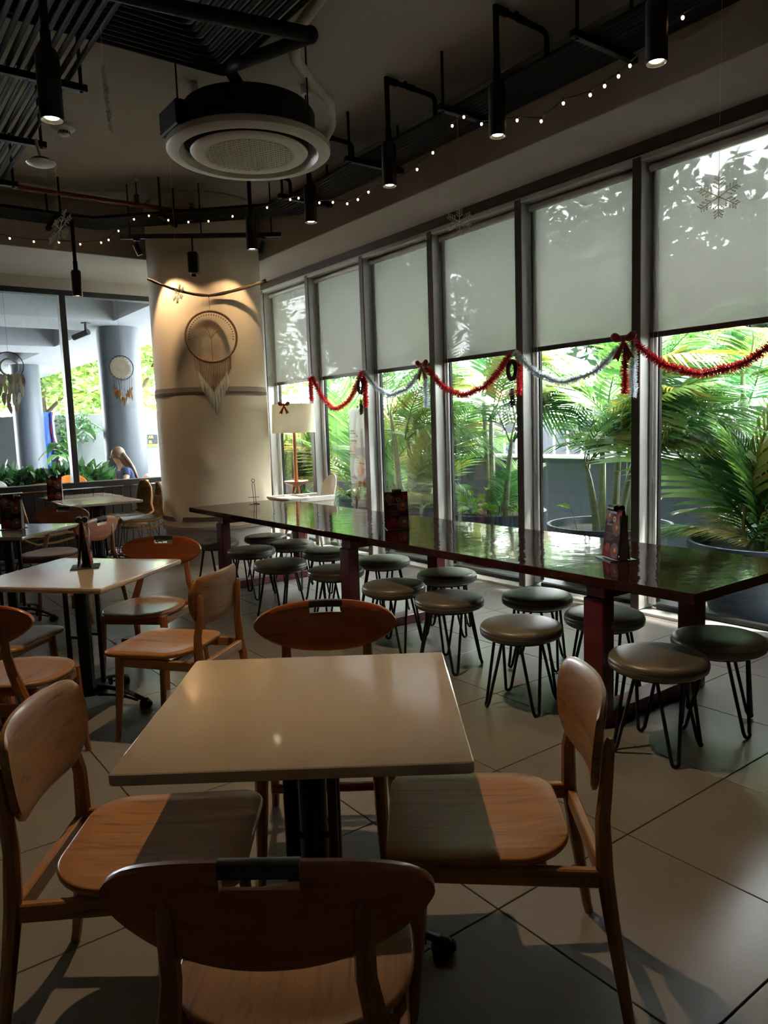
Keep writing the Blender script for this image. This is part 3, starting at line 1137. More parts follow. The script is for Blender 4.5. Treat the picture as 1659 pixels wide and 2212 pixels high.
# ---- floor lamp with tray
lp = thing('floor_lamp', (4.50, 7.84, 0), 0, 'standing lamp with white drum shade, wooden pole and round tray', 'lamp')
sh = MB().lathe([(0.262, 1.445), (0.262, 1.53), (0.262, 1.70), (0.262, 1.785)], 48)
sh.v = [(x * (1.0 - 0.06 * (z - 1.445) / 0.34), y * (1.0 - 0.06 * (z - 1.445) / 0.34), z) for x, y, z in sh.v]
sh.build('lamp_shade', 'lamp_cloth', lp, 40)
m = MB()
for q in range(3):
    a = q * 2 * pi / 3
    m.tube([(0, 0, 1.70), (0.25 * cos(a), 0.25 * sin(a), 1.75)], 0.003, 5)
m.tube([(0, 0, 1.45), (0, 0, 1.72)], 0.012, 10)
m.build('shade_holder', 'black_metal', lp)
MB().tube([(0, 0, 0.80), (0, 0, 1.47)], [0.026, 0.018], 14).build('pole', 'pole_wood', lp)
MB().lathe([(0, 0.80), (0.045, 0.80), (0.06, 0.812), (0.135, 0.842), (0.15, 0.862), (0.146, 0.866), (0.12, 0.856), (0, 0.85)], 32).build('tray', 'pole_wood', lp, 40)
for q in range(3):
    a = q * 2 * pi / 3 + 0.5
    MB().tube([(0.20 * cos(a), 0.20 * sin(a), 0), (0.028 * cos(a), 0.028 * sin(a), 0.82)], [0.013, 0.019], 10).build('leg', 'pole_wood', lp)

# ---- high chair
hc = thing('high_chair', (4.22, 7.02, 0), radians(176), 'white plastic high chair with tray behind the far end of the communal table', 'high chair')
m = MB()
out = rounded(0.36, 0.34, 0.07, 6, (-0.02, 0))
m.slab(out, 0.545, 0.565, 0.006, None, 3)
m.build('seat', 'white_plastic', hc, 45)
ysb = [-0.155 + 0.31 * i / 24 for i in range(25)]
arch = lambda y: 0.80 + 0.175 * sqrt(max(0, 1 - (y / 0.156) ** 2)) ** 0.8
MB().panel(ysb, arch, lambda y: 0.56, lambda y, z: -0.185 + 1.4 * y * y - 0.22 * (z - 0.56), 0.016).build('backrest', 'white_plastic', hc, 45)
for s in (-1, 1):
    ypan = [-0.19 + 0.36 * i / 18 for i in range(19)]
    M = Matrix.Translation((0, s * 0.17, 0)) @ Matrix.Rotation(pi / 2, 4, 'Z')
    MB().panel(ypan, lambda y: 0.72 + 0.02 * (y / .19), lambda y: 0.56 - 0.0 * y, lambda y, z: 0.0, 0.014, M).build('side_panel', 'white_plastic', hc, 45)
m = MB()
m.slab(rounded(0.32, 0.46, 0.07, 6, (0.29, 0)), 0.735, 0.752, 0.006, None, 1)
rimp = rounded(0.32, 0.46, 0.07, 6, (0.29, 0))
m.tube([(x, y, 0.757) for x, y in rimp], 0.014, 8, closed=True)
m.build('tray', 'white_plastic', hc, 45)
for s in (-1, 1):
    MB().box((0.04, s * 0.205, 0.735), (0.42, 0.02, 0.06), 0.008).build('arm', 'white_plastic', hc, 30)
    for f in (-1, 1):
        MB().tube([(f * 0.12, s * 0.14, 0.55), (f * 0.25, s * 0.26, 0.0)], [0.017, 0.013], 10).build('leg', 'white_plastic', hc)
m = MB()
ap = []
for k in range(13):
    w = pi * k / 12
    ap.append((0.14 * cos(w), 0.18, 0.45 + 0.10 * sin(w)))
m.tube(ap, 0.012, 8)
m.build('seat_hoop', 'white_plastic', hc)
# ================================================================ UNDER THE CEILING
def fillet(pts, r, n=5):
    """Round the corners of a polyline."""
    P = [Vector(p) for p in pts]
    out = [P[0]]
    for a, b, c in zip(P, P[1:], P[2:]):
        d0, d1 = (a - b).normalized(), (c - b).normalized()
        ang = d0.angle(d1)
        k = min(r / max(1e-3, math.tan(ang / 2)), (a - b).length * 0.45, (c - b).length * 0.45)
        p0, p1 = b + d0 * k, b + d1 * k
        for i in range(n + 1):
            t = i / n
            out.append(p0 * (1 - t) ** 2 + b * 2 * t * (1 - t) + p1 * t * t)
    out.append(P[-1])
    return out


def offset_poly(pts, d):
    """Shift a flat polyline sideways by d (to the right of its run) with mitred corners."""
    P = [Vector((p[0], p[1])) for p in pts]
    out = []
    for i, p in enumerate(P):
        ds = []
        if i > 0:
            ds.append((P[i] - P[i - 1]).normalized())
        if i < len(P) - 1:
            ds.append((P[i + 1] - P[i]).normalized())
        ns = [Vector((q.y, -q.x)) for q in ds]
        n = sum(ns, Vector((0, 0))).normalized()
        out.append(p + n * (d / max(0.3, n.dot(ns[0]))))
    return [(q.x, q.y, pts[0][2]) for q in out]


def pipe_rack(name, label, base, count, pitch, r, side, rad, struts, rods_to=ZC - 0.002):
    t = thing(name, (0, 0, 0), 0, label, 'pipe rack')
    for i in range(count):
        MB().tube(fillet(offset_poly(base, side * pitch * i), rad + (pitch * i if side < 0 else 0)), r, 8).build('pipe', 'black_pipe', t)
    for a, b in struts:
        a, b = Vector(a), Vector(b)
        d = b - a
        M = Matrix.Translation((a + b) / 2) @ Matrix.Rotation(atan2(d.y, d.x), 4, 'Z')
        st = MB().box((0, 0, 0), (d.length, 0.042, 0.042), 0.003, M).build('strut', 'black_metal', t, 20)
        for k in (0.07, 0.93):
            p = a + d * k
            MB().tube([(p.x, p.y, p.z - 0.03), (p.x, p.y, rods_to)], 0.011, 8).build('rod', 'black_metal', st)
    return t


pipe_rack('conduit_rack', 'row of parallel black conduits along the window beam, bending round the column',
          [(3.75, -2.9, 3.69), (3.75, 6.70, 3.69), (2.38, 8.03, 3.69), (-3.9, 8.05, 3.69)], 9, 0.045, 0.0185, 1, 0.10,
          [((3.58, y, 3.65), (4.17, y, 3.65)) for y in (-0.55, 0.6, 1.75, 2.90, 4.05, 5.20, 6.32)] + [((x, 7.92, 3.65), (x, 8.50, 3.65)) for x in (2.05, 1.15, 0.0, -1.5)]
          + [((2.86, 7.45, 3.65), (3.14, 7.74, 3.65))])
pipe_rack('conduit_grid', 'dense black conduit grid turning a rounded corner above the air conditioner',
          [(-3.9, 4.49, 3.70), (2.21, 4.49, 3.70), (2.21, -2.9, 3.70)], 9, 0.054, 0.0165, 1, 0.05,
          [((x, 3.98, 3.665), (x, 4.56, 3.665)) for x in (-1.6, 0.2)] + [((1.70, y, 3.665), (2.29, y, 3.665)) for y in (3.25, 1.6, 0)])
t = thing('conduit_run', (0, 0, 0), 0, 'black conduits running away overhead behind the near pendant spotlight', 'pipe rack')
for i in range(9):
    x = 0.93 + 0.056 * i
    MB().tube([(x, 3.75, 3.645), (x, 7.93, 3.645)], 0.015, 8).build('pipe', 'black_pipe', t)
for y in (4.95, 6.02, 7.05):
    st = MB().box((1.16, y, 3.61), (0.66, 0.042, 0.042), 0.003).build('strut', 'black_metal', t, 20)
    for x in (0.86, 1.455):
        MB().tube([(x, y, 3.58), (x, y, ZC - 0.002)], 0.011, 8).build('rod', 'black_metal', st)

t = thing('insulated_pipe', (0, 0, 0), 0, 'thick black insulated pipe above the air conditioner', 'pipe')
MB().tube(fillet([(0.9, 3.90, 3.62), (1.65, 3.764, 3.60), (2.30, 3.632, 3.60)], 0.1), 0.040, 12).build('pipe', 'ac_black', t)
MB().tube(fillet([(2.29, 3.65, 3.59), (2.12, 4.12, 3.60), (2.22, 4.48, 3.735), (2.36, 4.62, 3.725)], 0.1), 0.036, 12).build('branch_pipe', 'ac_black', t)
MB().ball((2.30, 3.632, 3.60), 0.046, 12, 8).build('end_cap', 'ac_black', t)
hp = [(2.41, 2.2, 3.93), (2.40, 3.2, 3.90), (2.395, 3.62, 3.84), (2.40, 3.92, 3.78), (2.50, 4.14, 3.74), (2.74, 4.36, 3.74), (3.02, 4.55, 3.74), (3.17, 4.76, 3.68), (3.14, 4.86, 3.58), (3.07, 4.87, 3.54)]
tag(MB().tube(fillet(hp, 0.12, 6), 0.034, 12).build('drain_hose', 'hose_white'), 'white wrapped hose curving down to the ceiling air conditioner', 'hose')

# ---- round ceiling air conditioner
ac = thing('cassette_air_conditioner', (2.53, 4.84, 3.375), 0, 'round white ceiling air conditioner with black slot and perforated grille', 'air conditioner')
MB().lathe([(0.468, 0.012), (0.475, 0.0), (0.54, 0.004), (0.558, 0.018), (0.56, 0.05), (0.55, 0.062), (0.44, 0.062), (0.468, 0.012)], 72).build('outer_ring', 'ac_white', ac, 40)
MB().lathe([(0.4055, 0.014), (0.411, 0.060), (0.442, 0.0625)], 72).build('air_slot', 'ac_black', ac, 40)
MB().lathe([(0, 0.002), (0.30, 0.0), (0.37, 0.0), (0.395, 0.006), (0.403, 0.016), (0.405, 0.05), (0, 0.05)], 72).build('centre_disc', 'ac_white', ac, 40)
gr = MB().lathe([(0, -0.0015), (0.295, -0.0015), (0.295, 0.0), (0, 0.0)], 48).build('grille_back', 'ac_grille', ac, 40)
m = MB()
Rg, st = 0.302, 0.034
for d in range(3):
    a = d * pi / 3
    k = -9
    while k <= 9:
        o = k * st
        h = sqrt(max(0, Rg * Rg - o * o))
        if h > 0.03:
            M = Matrix.Rotation(a, 4, 'Z') @ Matrix.Translation((0, o, -0.003))
            m.box((0, 0, 0), (2 * h, 0.010, 0.003), 0, M)
        k += 1
m.build('grille', 'ac_white', ac, 0)
MB().lathe([(0.5, 0.06), (0.50, 0.10), (0.46, 0.13), (0.46, 0.26), (0.43, 0.30), (0, 0.30)], 48).build('body', 'ac_black', ac, 40)
MB().box((-0.42, 0.12, 0.18), (0.22, 0.30, 0.16), 0.01).build('control_box', 'ac_black', ac, 20)
for x, y in ((-0.14, 0.56), (0.56, 0.14), (0.14, -0.56), (-0.56, -0.14)):
    MB().tube([(x, y, 0.09), (x, y, 0.643)], 0.006, 6).build('hanger_rod', 'black_metal', ac)
    MB().box((x, y, 0.609), (0.055, 0.055, 0.07), 0.004).build('hanger_bracket', 'aluminium', ac, 20)


# ---- spotlights
def make_spot(r, L, z, stem_top, power, conduit=True, spread=62):
    t = thing('pendant_spotlight', (0, 0, z), 0)
    MB().lathe([(r * 0.86, 0.012), (r * 0.9, 0.0), (r, 0.0), (r, L * 0.93), (r * 0.8, L), (0, L), (0, L * 0.9), (r * 0.8, L * 0.9), (r * 0.86, 0.06), (r * 0.86, 0.012)], 28).build('housing', 'black_satin', t, 40)
    MB().lathe([(r * 0.62, 0.022), (r * 0.86, 0.006), (r * 0.885, 0.003), (r * 0.86, 0.012), (r * 0.64, 0.03)], 28).build('reflector_ring', 'chrome', t, 50)
    MB().lathe([(0, 0.010), (r * 0.55, 0.011), (r * 0.62, 0.016), (r * 0.62, 0.026), (0, 0.028)], 24).build('lens', 'lens_glow', t, 40)
    MB().tube([(0, 0, L), (0, 0, stem_top - z)], 0.019, 12).build('stem', 'black_pipe', t)
    MB().tube([(0, 0, L), (0, 0, L + 0.09)], 0.024, 12).build('coupling', 'black_pipe', t)
    if conduit:
        h = stem_top - z - 0.02
        MB().tube(fillet([(0, 0, h - 0.06), (0, 0, h), (0.12, 0, h), (0.34, 0, h - 0.005), (0.46, 0, h - 0.01), (0.46, 0, 3.72 - z)], 0.05), 0.017, 10).build('conduit', 'black_pipe', t)
        MB().tube([(0.02, 0, h), (0.09, 0, h)], 0.025, 12).build('elbow', 'black_pipe', t)
        MB().tube([(0.20, 0, h), (0.26, 0, h)], 0.022, 12).build('socket', 'black_pipe', t)
        MB().box((0.16, 0, h + 0.012), (0.02, 0.06, 0.02), 0.003).build('saddle', 'black_pipe', t, 20)
    ld = bpy.data.lights.new('spot_beam', 'SPOT')
    ld.energy = power
    ld.color = (1.0, 0.68, 0.38)
    ld.spot_size = radians(spread)
    ld.spot_blend = 0.55
    ld.shadow_soft_size = 0.022
    lo = bpy.data.objects.new('spot_beam', ld)
    COL.objects.link(lo)
    lo.parent = t
    lo.location = (0, 0, -0.004)
    return t


SPOT_W = 11
sp0 = make_spot(0.054, 0.31, 3.24, 4.0, SPOT_W)
SP = [(2.312, 'nearest black spotlight of the row along the windows, cut by the top edge'), (3.415, 'second black spotlight of the window row, on a bent conduit'),
      (4.520, 'third black spotlight of the window row, right of the air conditioner'), (5.638, 'fourth black spotlight of the window row, below the air conditioner rim'),
      (6.744, 'farthest black spotlight of the window row, in front of the column'),
      (1.205, None)]
for i, (y, lab) in enumerate(SP):
    s = sp0 if i == 0 else copy_tree(sp0)
    s.location = (3.5, y, 3.24)
    tag(s, lab or 'black spotlight of the window row beside the camera', 'spotlight', 'spotlights over the communal table')
s = make_spot(0.054, 0.31, 2.965, ZC, SPOT_W, False)
s.location = (0.99, 3.859, 2.965)
tag(s, 'black cylinder pendant spotlight hanging from the conduits at upper left, lit warm', 'spotlight')
s = make_spot(0.050, 0.26, 2.92, 3.67, SPOT_W * 0.6, False)
s.location = (2.207, 8.158, 2.92)
tag(s, 'small black pendant spotlight hanging in front of the far window', 'spotlight')
s = make_spot(0.054, 0.31, 3.42, ZC, 98, False, 78)
s.location = (1.534, 2.85, 3.42)
tag(s, 'black spotlight high above the foreground table', 'spotlight')

# ---- track with small heads and loudspeaker by the column
tr = thing('light_track', (0, 0, 0), 0, 'straight black light track hung in front of the column', 'light track')
a, b = Vector((2.60, 7.89, 3.5)), Vector((3.98, 7.01, 3.5))
d = b - a
M = Matrix.Translation((a + b) / 2) @ Matrix.Rotation(atan2(d.y, d.x), 4, 'Z')
MB().box((0, 0, 0), (d.length, 0.035, 0.045), 0.004, M).build('rail', 'black_satin', tr, 20)
for k in (0.06, 0.5, 0.94):
    p = a + d * k
    MB().tube([(p.x, p.y, 3.5), (p.x, p.y, ZC)], 0.007, 8).build('rod', 'black_metal', tr)


def track_head(k, lab, target, power):
    p = a + d * k
    aim = (Vector(target) - Vector((p.x, p.y, 3.38))).normalized()
    t = thing('track_spotlight', (p.x, p.y, 3.38), 0, lab, 'spotlight', 'small track spotlights by the column')
    MB().box((0, 0, 0.095), (0.07, 0.034, 0.035), 0.003).build('adapter', 'black_satin', t, 20)
    MB().tube([(0, 0, 0.08), (0, 0, 0.03)], 0.006, 6).build('yoke', 'black_metal', t)
    Mh = aim.to_track_quat('-Z', 'Y').to_matrix().to_4x4()
    MB().lathe([(0.024, -0.062), (0.03, -0.065), (0.03, 0.045), (0.02, 0.055), (0, 0.055)], 18, M=Mh).build('head', 'black_satin', t, 40)
    MB().lathe([(0, -0.055), (0.023, -0.055), (0.023, -0.05), (0, -0.05)], 18, M=Mh).build('lens', 'lens_glow', t, 40)
    ld = bpy.data.lights.new('track_beam', 'SPOT')
    ld.energy = power
    ld.color = (1.0, 0.70, 0.40)
    ld.spot_size = radians(84)
    ld.spot_blend = 0.35
    ld.shadow_soft_size = 0.018
    lo = bpy.data.objects.new('track_beam', ld)
    COL.objects.link(lo)
    lo.parent = t
    lo.location = aim * 0.07
    lo.rotation_euler = aim.to_track_quat('-Z', 'Y').to_euler()


track_head(0.10, 'small track spotlight left of the loudspeaker, aimed at the column', (3.15, 7.75, 2.45), 34)
track_head(0.88, 'small track spotlight behind the farthest window-row spotlight', (3.55, 7.62, 2.3), 17)
sp = thing('loudspeaker', (3.19, 7.46, 3.26), radians(-32), 'black box loudspeaker hanging from the track before the column', 'loudspeaker')
MB().box((0, 0, -0.04), (0.105, 0.11, 0.21), 0.012).build('cabinet', 'black_satin', sp, 30)
MB().box((0, -0.057, -0.04), (0.085, 0.004, 0.18), 0.002).build('grille', 'gasket', sp, 20)
MB().tube([(0, 0, 0.06), (0, 0, 0.24)], 0.009, 8).build('bracket', 'black_metal', sp)
MB().box((0, -0.01, -0.165), (0.045, 0.03, 0.03), 0.004).build('knob', 'black_metal', sp, 20)

# ---- sprinkler pipe, detector, round ceiling speaker
t = thing('sprinkler_pipe', (0, 0, 0), 0, 'dark red sprinkler pipe across the ceiling in front of the far beam', 'pipe')
MB().tube([(-3.9, 7.63, 3.76), (3.27, 7.60, 3.76)], 0.021, 10).build('pipe', 'red_pipe', t)
MB().tube([(3.27, 7.60, 3.75), (3.27, 7.60, 3.82)], 0.026, 10).build('tee', 'red_pipe', t)
MB().lathe([(0, 0.0), (0.012, 0), (0.012, 0.02), (0.024, 0.03), (0.024, 0.034), (0, 0.036)], 12, c=(3.27, 7.60, 3.82)).build('sprinkler_head', 'chrome', t, 40)
MB().tube([(2.70, 7.615, 3.76), (2.70, 7.615, 3.86)], 0.024, 10).build('collar', 'red_pipe', t)
MB().tube([(2.70, 7.615, 3.85), (2.70, 7.615, ZC)], 0.006, 6).build('hanger_rod', 'black_metal', t)
MB().box((2.70, 7.615, ZC - 0.02), (0.05, 0.05, 0.04), 0.004).build('anchor', 'aluminium', t, 20)
t = thing('smoke_detector', (1.791, 6.648, ZC), 0, 'small white smoke detector on the ceiling beside the near pendant', 'smoke detector')
MB().lathe([(0, -0.0), (0.085, 0), (0.088, -0.03), (0.07, -0.045), (0.045, -0.05), (0.045, -0.048)], 28).build('base', 'white_paint', t, 40)
MB().lathe([(0.045, -0.05), (0.042, -0.075), (0.03, -0.085), (0, -0.086)], 24).build('chamber', 'white_paint', t, 40)
for k in range(10):
    w = 2 * pi * k / 10
    MB().box((0, 0, 0), (0.004, 0.012, 0.02), 0, Matrix.Rotation(w, 4, 'Z') @ Matrix.Translation((0.0445, 0, -0.062))).build('vent_slot', 'black_satin', t, 0)
t = thing('ceiling_loudspeaker', (1.42, 5.92, 3.44), 0, 'round cream ceiling loudspeaker dangling on a rod from the conduits', 'loudspeaker')
MB().lathe([(0, -0.012), (0.07, -0.010), (0.09, -0.002), (0.10, 0.006), (0.098, 0.012), (0.08, 0.012), (0, 0.012)], 32).build('dish', 'ac_white', t, 40)
MB().lathe([(0.075, 0.012), (0.06, 0.035), (0.035, 0.045), (0, 0.048)], 24).build('magnet', 'black_satin', t, 40)
MB().tube([(0, 0, 0.045), (-0.012, 0.01, 0.10), (-0.02, 0.01, 0.17)], 0.010, 8).build('rod', 'white_paint', t)

# ---- string lights
t = thing('string_lights', (0, 0, 0), 0, 'warm fairy-light string swagging in front of the window-side conduits', 'string lights')
pa = [(2.245, 3.459), (2.55, 3.35), (2.622, 3.324), (2.712, 3.307), (2.809, 3.295), (3.0, 3.317), (3.169, 3.274), (3.363, 3.343), (3.676, 3.424), (3.842, 3.523), (3.958, 3.505), (4.166, 3.392), (4.345, 3.33), (4.716, 3.313), (4.953, 3.331), (5.102, 3.312), (5.256, 3.318), (5.469, 3.383), (5.681, 3.432), (6.027, 3.559), (6.176, 3.585)]
bulb_pts = [Vector((3.62, y, z)) for y, z in pa]
bulb_pts = [Vector((3.62, 1.2, 3.60)), Vector((3.62, 1.7, 3.50))] + bulb_pts
more = [(3.58, 6.55, 3.60), (3.40, 6.93, 3.585), (3.22, 7.10, 3.555), (3.07, 7.24, 3.56), (2.92, 7.38, 3.59), (2.77, 7.50, 3.64), (2.66, 7.62, 3.62), (2.55, 7.78, 3.53), (2.47, 7.86, 3.45), (2.40, 7.88, 3.42),
        (2.20, 7.90, 3.385), (2.00, 7.90, 3.38), (1.77, 7.90, 3.36), (1.56, 7.90, 3.365), (1.30, 7.90, 3.40), (1.0, 7.90, 3.50), (0.7, 7.9, 3.62)]
bulb_pts += [Vector(p) for p in more]
MB().tube([p + Vector((0, 0, 0.02)) for p in bulb_pts], 0.0035, 5).build('wire', 'black_satin', t)
bulb = None
for p in bulb_pts:
    if bulb is None:
        bulb = MB().ball((0, 0, 0), 0.0085, 8, 6, (1, 1, 1.25)).build('bulb', 'bulb_glow', t, 60, p)
        sock = MB().tube([(0, 0, 0.008), (0, 0, 0.024)], 0.006, 6).build('socket', 'black_satin', bulb)
    else:
        c = copy_tree(bulb, t)
        c.location = p
# ================================================================ DECORATION AND SMALL THINGS
def tinsel(path, r, dens, seed):
    """Garland: thin core with short foil strips standing out all round."""
    rnd = random.Random(seed)
    m = MB()
    P = [Vector(p) for p in path]
    m.tube(P, r * 0.28, 6)
    for a, b in zip(P, P[1:]):
        L = (b - a).length
        t = (b - a).normalized()
        s = t.cross(Vector((1, 0, 0)))
        if s.length < 1e-3:
            s = Vector((0, 1, 0))
        s.normalize()
        q = t.cross(s)
        for _ in range(int(L * dens)):
            p = a + (b - a) * rnd.random()
            w = rnd.uniform(0, 2 * pi)
            dr = (s * cos(w) + q * sin(w) + t * rnd.uniform(-.6, .6)).normalized()
            e = p + dr * r * rnd.uniform(0.65, 1.15)
            o = t * rnd.uniform(.0016, .0030) + s * rnd.uniform(-.0015, .0015)
            m.add([p - o, p + o, e + o * .6, e - o * .6], [(0, 1, 2, 3)])
    return m


def swag(y0, z0, y1, z1, sag, n=22, x=4.72):
    out = []
    for i in range(n + 1):
        k = i / n
        out.append((x + 0.01 * sin(9 * k), y0 + (y1 - y0) * k, z0 + (z1 - z0) * k - sag * (1 - (2 * k - 1) ** 2) + 0.006 * sin(23 * k)))
    return out


def garland(name, path, colour, lab, grp, seed):
    o = tinsel(path, 0.036, 2300, seed).raw(name, 'tinsel_' + colour)
    tag(o, lab, 'garland', grp)


garland('tinsel_garland', swag(7.74, 2.11, 6.70, 2.09, 0.395), 'red', 'farthest red tinsel garland between window posts, above the poster', 'tinsel garlands', 1)
garland('tinsel_garland', swag(6.66, 2.09, 5.66, 2.06, 0.27), 'silver', 'farther silver tinsel garland, next to a red bow', 'tinsel garlands', 2)
garland('tinsel_garland', swag(5.62, 2.05, 4.49, 2.07, 0.31), 'red', 'middle red tinsel garland between the two silver ones', 'tinsel garlands', 3)
garland('tinsel_garland', swag(4.45, 2.07, 3.36, 2.04, 0.265), 'silver', 'nearer silver tinsel garland, bright, in front of the palms', 'tinsel garlands', 4)
garland('tinsel_garland', swag(3.30, 2.04, 2.20, 1.98, 0.245), 'red', 'nearest red tinsel garland at the picture edge', 'tinsel garlands', 5)


def tail(y, z0, z1, colour, lab, seed, x=4.715):
    p = [(x, y + 0.006 * sin(i * 1.7), z0 + (z1 - z0) * i / 8) for i in range(9)]
    garland('tinsel_tail', p, colour, lab, 'hanging tinsel ends', seed)


tail(7.765, 2.10, 1.82, 'red', 'short red tinsel end hanging above the lamp shade', 11)
tail(6.640, 2.08, 1.70, 'red', 'red tinsel end hanging beside the dark ornament over the poster', 12)
tail(5.615, 2.05, 1.655, 'silver', 'silver tinsel end hanging below the farther red bow', 13)
tail(4.462, 2.07, 1.72, 'red', 'red tinsel end on the dark post, behind the nearer dark ornament', 14, 4.79)
tail(3.352, 2.03, 1.665, 'red', 'red tinsel end hanging below the nearer red bow', 15)
tail(3.285, 2.03, 1.64, 'silver', 'silver tinsel end hanging beside the bright window post', 16)


def make_bow(loc, s, rz, lab, label_on=True):
    t = thing('ribbon_bow', loc, rz, lab, 'bow', 'red ribbon bows')
    # local: bow faces -X, spreads along Y
    for k in (-1, 1):
        M = Matrix.Translation((-0.004 * s, k * 0.040 * s, 0.020 * s)) @ Matrix.Rotation(k * 0.35, 4, 'X')
        lo = MB().ball((0, 0, 0), 0.040 * s, 12, 8, (0.42, 1.0, 0.72), M)
        lo.v = [(x, y, z * (0.45 + 0.55 * min(1.0, abs(y) / (0.05 * s))) + 0.012 * s * 0) for x, y, z in lo.v]
        lo.build('loop', 'red_ribbon', t, 60)
        m = MB()
        out = [(0, 0), (0.010 * s * k, -0.01 * s), (0.068 * s * k, -0.105 * s), (0.044 * s * k, -0.098 * s), (0.030 * s * k, -0.118 * s), (0.0 * s * k, -0.03 * s)]
        m.add([(-0.004 * s - 0.02 * abs(z), y, z) for y, z in out] + [(0.001 - 0.02 * abs(z), y, z) for y, z in out],
              [tuple(range(6)), tuple(range(11, 5, -1))] + [(i, (i + 1) % 6, 6 + (i + 1) % 6, 6 + i) for i in range(6)])
        m.build('ribbon_tail', 'red_ribbon', t, 0)
    MB().ball((-0.006 * s, 0, 0.004 * s), 0.017 * s, 10, 8, (0.8, 0.9, 1.2)).build('knot', 'red_ribbon', t, 60)
    return t


make_bow((4.66, 5.60, 2.05), 1.2, 0, 'red ribbon bow on the window post between silver and red garlands, farther one')
make_bow((4.66, 3.325, 2.04), 1.25, 0.2, 'red ribbon bow on the nearest window post, where silver meets red garland')
make_bow((4.262, 7.63, 1.765), 0.9, 0.9, 'red ribbon bow on the white lamp shade')


def ornament(y, z, lab):
    t = thing('hanging_ornament', (4.70, y, z), 0, lab, 'ornament', 'dark hanging ornaments on the garlands')
    MB().tube([(0, 0.045 * cos(w), 0.075 * sin(w)) for w in [2 * pi * i / 18 for i in range(18)]], 0.02, 8, closed=True).build('wreath', 'twig', t)
    MB().tube([(0, 0, -0.07), (0.004, 0.004, -0.20)], 0.002, 5).build('cord', 'twig', t)
    for k, (dy, dz, rr) in enumerate(((0.0, -0.215, 0.030), (-0.018, -0.272, 0.024), (0.012, -0.285, 0.022))):
        m = MB()
        for i in range(6):
            q = i / 5
            m.lathe([(0, 0), (rr * (0.5 + 0.6 * sin(pi * q)), 0.004), (rr * 0.4, 0.016), (0, 0.017)], 9, c=(0, dy, dz + 0.05 - 0.016 * i))
        m.build('pine_cone', 'twig', t, 20)


ornament(6.70, 1.93, 'dark wreath ornament with cones hanging over the outdoor poster')
ornament(4.46, 1.92, 'dark wreath ornament with cones on the post between red and silver garlands')


def snowflake(loc, R, rz, tilt, lab, top):
    t = thing('snowflake_ornament', loc, rz, lab, 'ornament', 'glittering snowflakes on threads')
    m = MB()
    for k in range(6):
        a = k * pi / 3 + pi / 6
        e = (cos(a), sin(a))
        m.tube([(0, 0, 0), (0, e[0] * R, e[1] * R)], 0.0024, 5)
        for q in (0.38, 0.58, 0.76, 0.9):
            for s in (-1, 1):
                b = a + s * pi / 3.2
                l = R * (0.34 - 0.22 * abs(q - 0.45))
                p = (0, e[0] * R * q, e[1] * R * q)
                e2 = (0, p[1] + cos(b) * l, p[2] + sin(b) * l)
                m.tube([p, e2], 0.0020, 4)
                for q2 in (0.5, 0.8):
                    c2 = (0, p[1] + (e2[1] - p[1]) * q2, p[2] + (e2[2] - p[2]) * q2)
                    m.tube([c2, (0, c2[1] + cos(a) * l * .25, c2[2] + sin(a) * l * .25)], 0.0016, 4)
    o = m.build('flake', 'glitter', t, 0)
    o.rotation_euler = (0, tilt, 0)
    MB().tube([(0, 0, R * 0.95), (0, 0, top - loc[2])], 0.0009, 4).build('thread', 'glitter', t)


snowflake((3.754, 4.05, 2.914), 0.092, 0.80, 0.1, 'white snowflake ornament in front of the third roller blind', 3.63)
snowflake((3.75, 2.114, 2.586), 0.100, 0.6, 0.0, 'faint snowflake ornament in front of the nearest roller blind', 3.672)
snowflake((1.378, 5.387, 2.862), 0.13, 0.25, 0.30, 'sparkling snowflake ornament at upper left, below the conduits', 3.64)
snowflake((2.704, 6.708, 2.752), 0.085, 0.2, 0.2, 'small snowflake ornament in front of the column, under the branch end', 4.02)
m = MB()
rnd = random.Random(5)
pp = [(1.362, 4.218, 3.441), (1.365, 4.215, 3.372), (1.368, 4.213, 3.278), (1.373, 4.209, 3.172), (1.377, 4.207, 3.101)]
st = thing('glitter_icicle', pp[-1], 0, 'thin glittering icicle strand hanging below the conduit grid', 'ornament')
m = tinsel([tuple(Vector(p) - Vector(pp[-1])) for p in pp], 0.016, 1600, 8)
m.raw('strand', 'glitter', st)
MB().tube([tuple(Vector(pp[0]) - Vector(pp[-1])), (-0.012, 0.01, 3.63 - pp[-1][2])], 0.0008, 4).build('thread', 'glitter', st)


# ---- dreamcatchers
def feather(L, w, M, n=7):
    vs, fs = [], []
    for i in range(n + 1):
        k = i / n
        h = w * (sin(pi * min(1, k * 0.9 + 0.08)) ** 0.7) * (1 - 0.35 * k)
        vs += [(0.006 * sin(pi * k) + 0.002, -h, -L * k), (0.010 * sin(pi * k), 0, -L * k), (0.006 * sin(pi * k) + 0.002, h, -L * k)]
    for i in range(n):
        a = 3 * i
        fs += [(a, a + 1, a + 4, a + 3), (a + 1, a + 2, a + 5, a + 4)]
    m = MB()
    m.add(vs, fs, M)
    m.tube([M @ Vector((0.011 * sin(pi * k / 4), 0, -L * k / 4)) for k in range(5)], 0.0012, 4)
    return m


# the large one on the column: the outward direction at the column is towards -Y, -X
dn = Vector((-0.36, -0.93, 0)).normalized()
ang = atan2(dn.y, dn.x)
ctr = CC + dn * 0.655
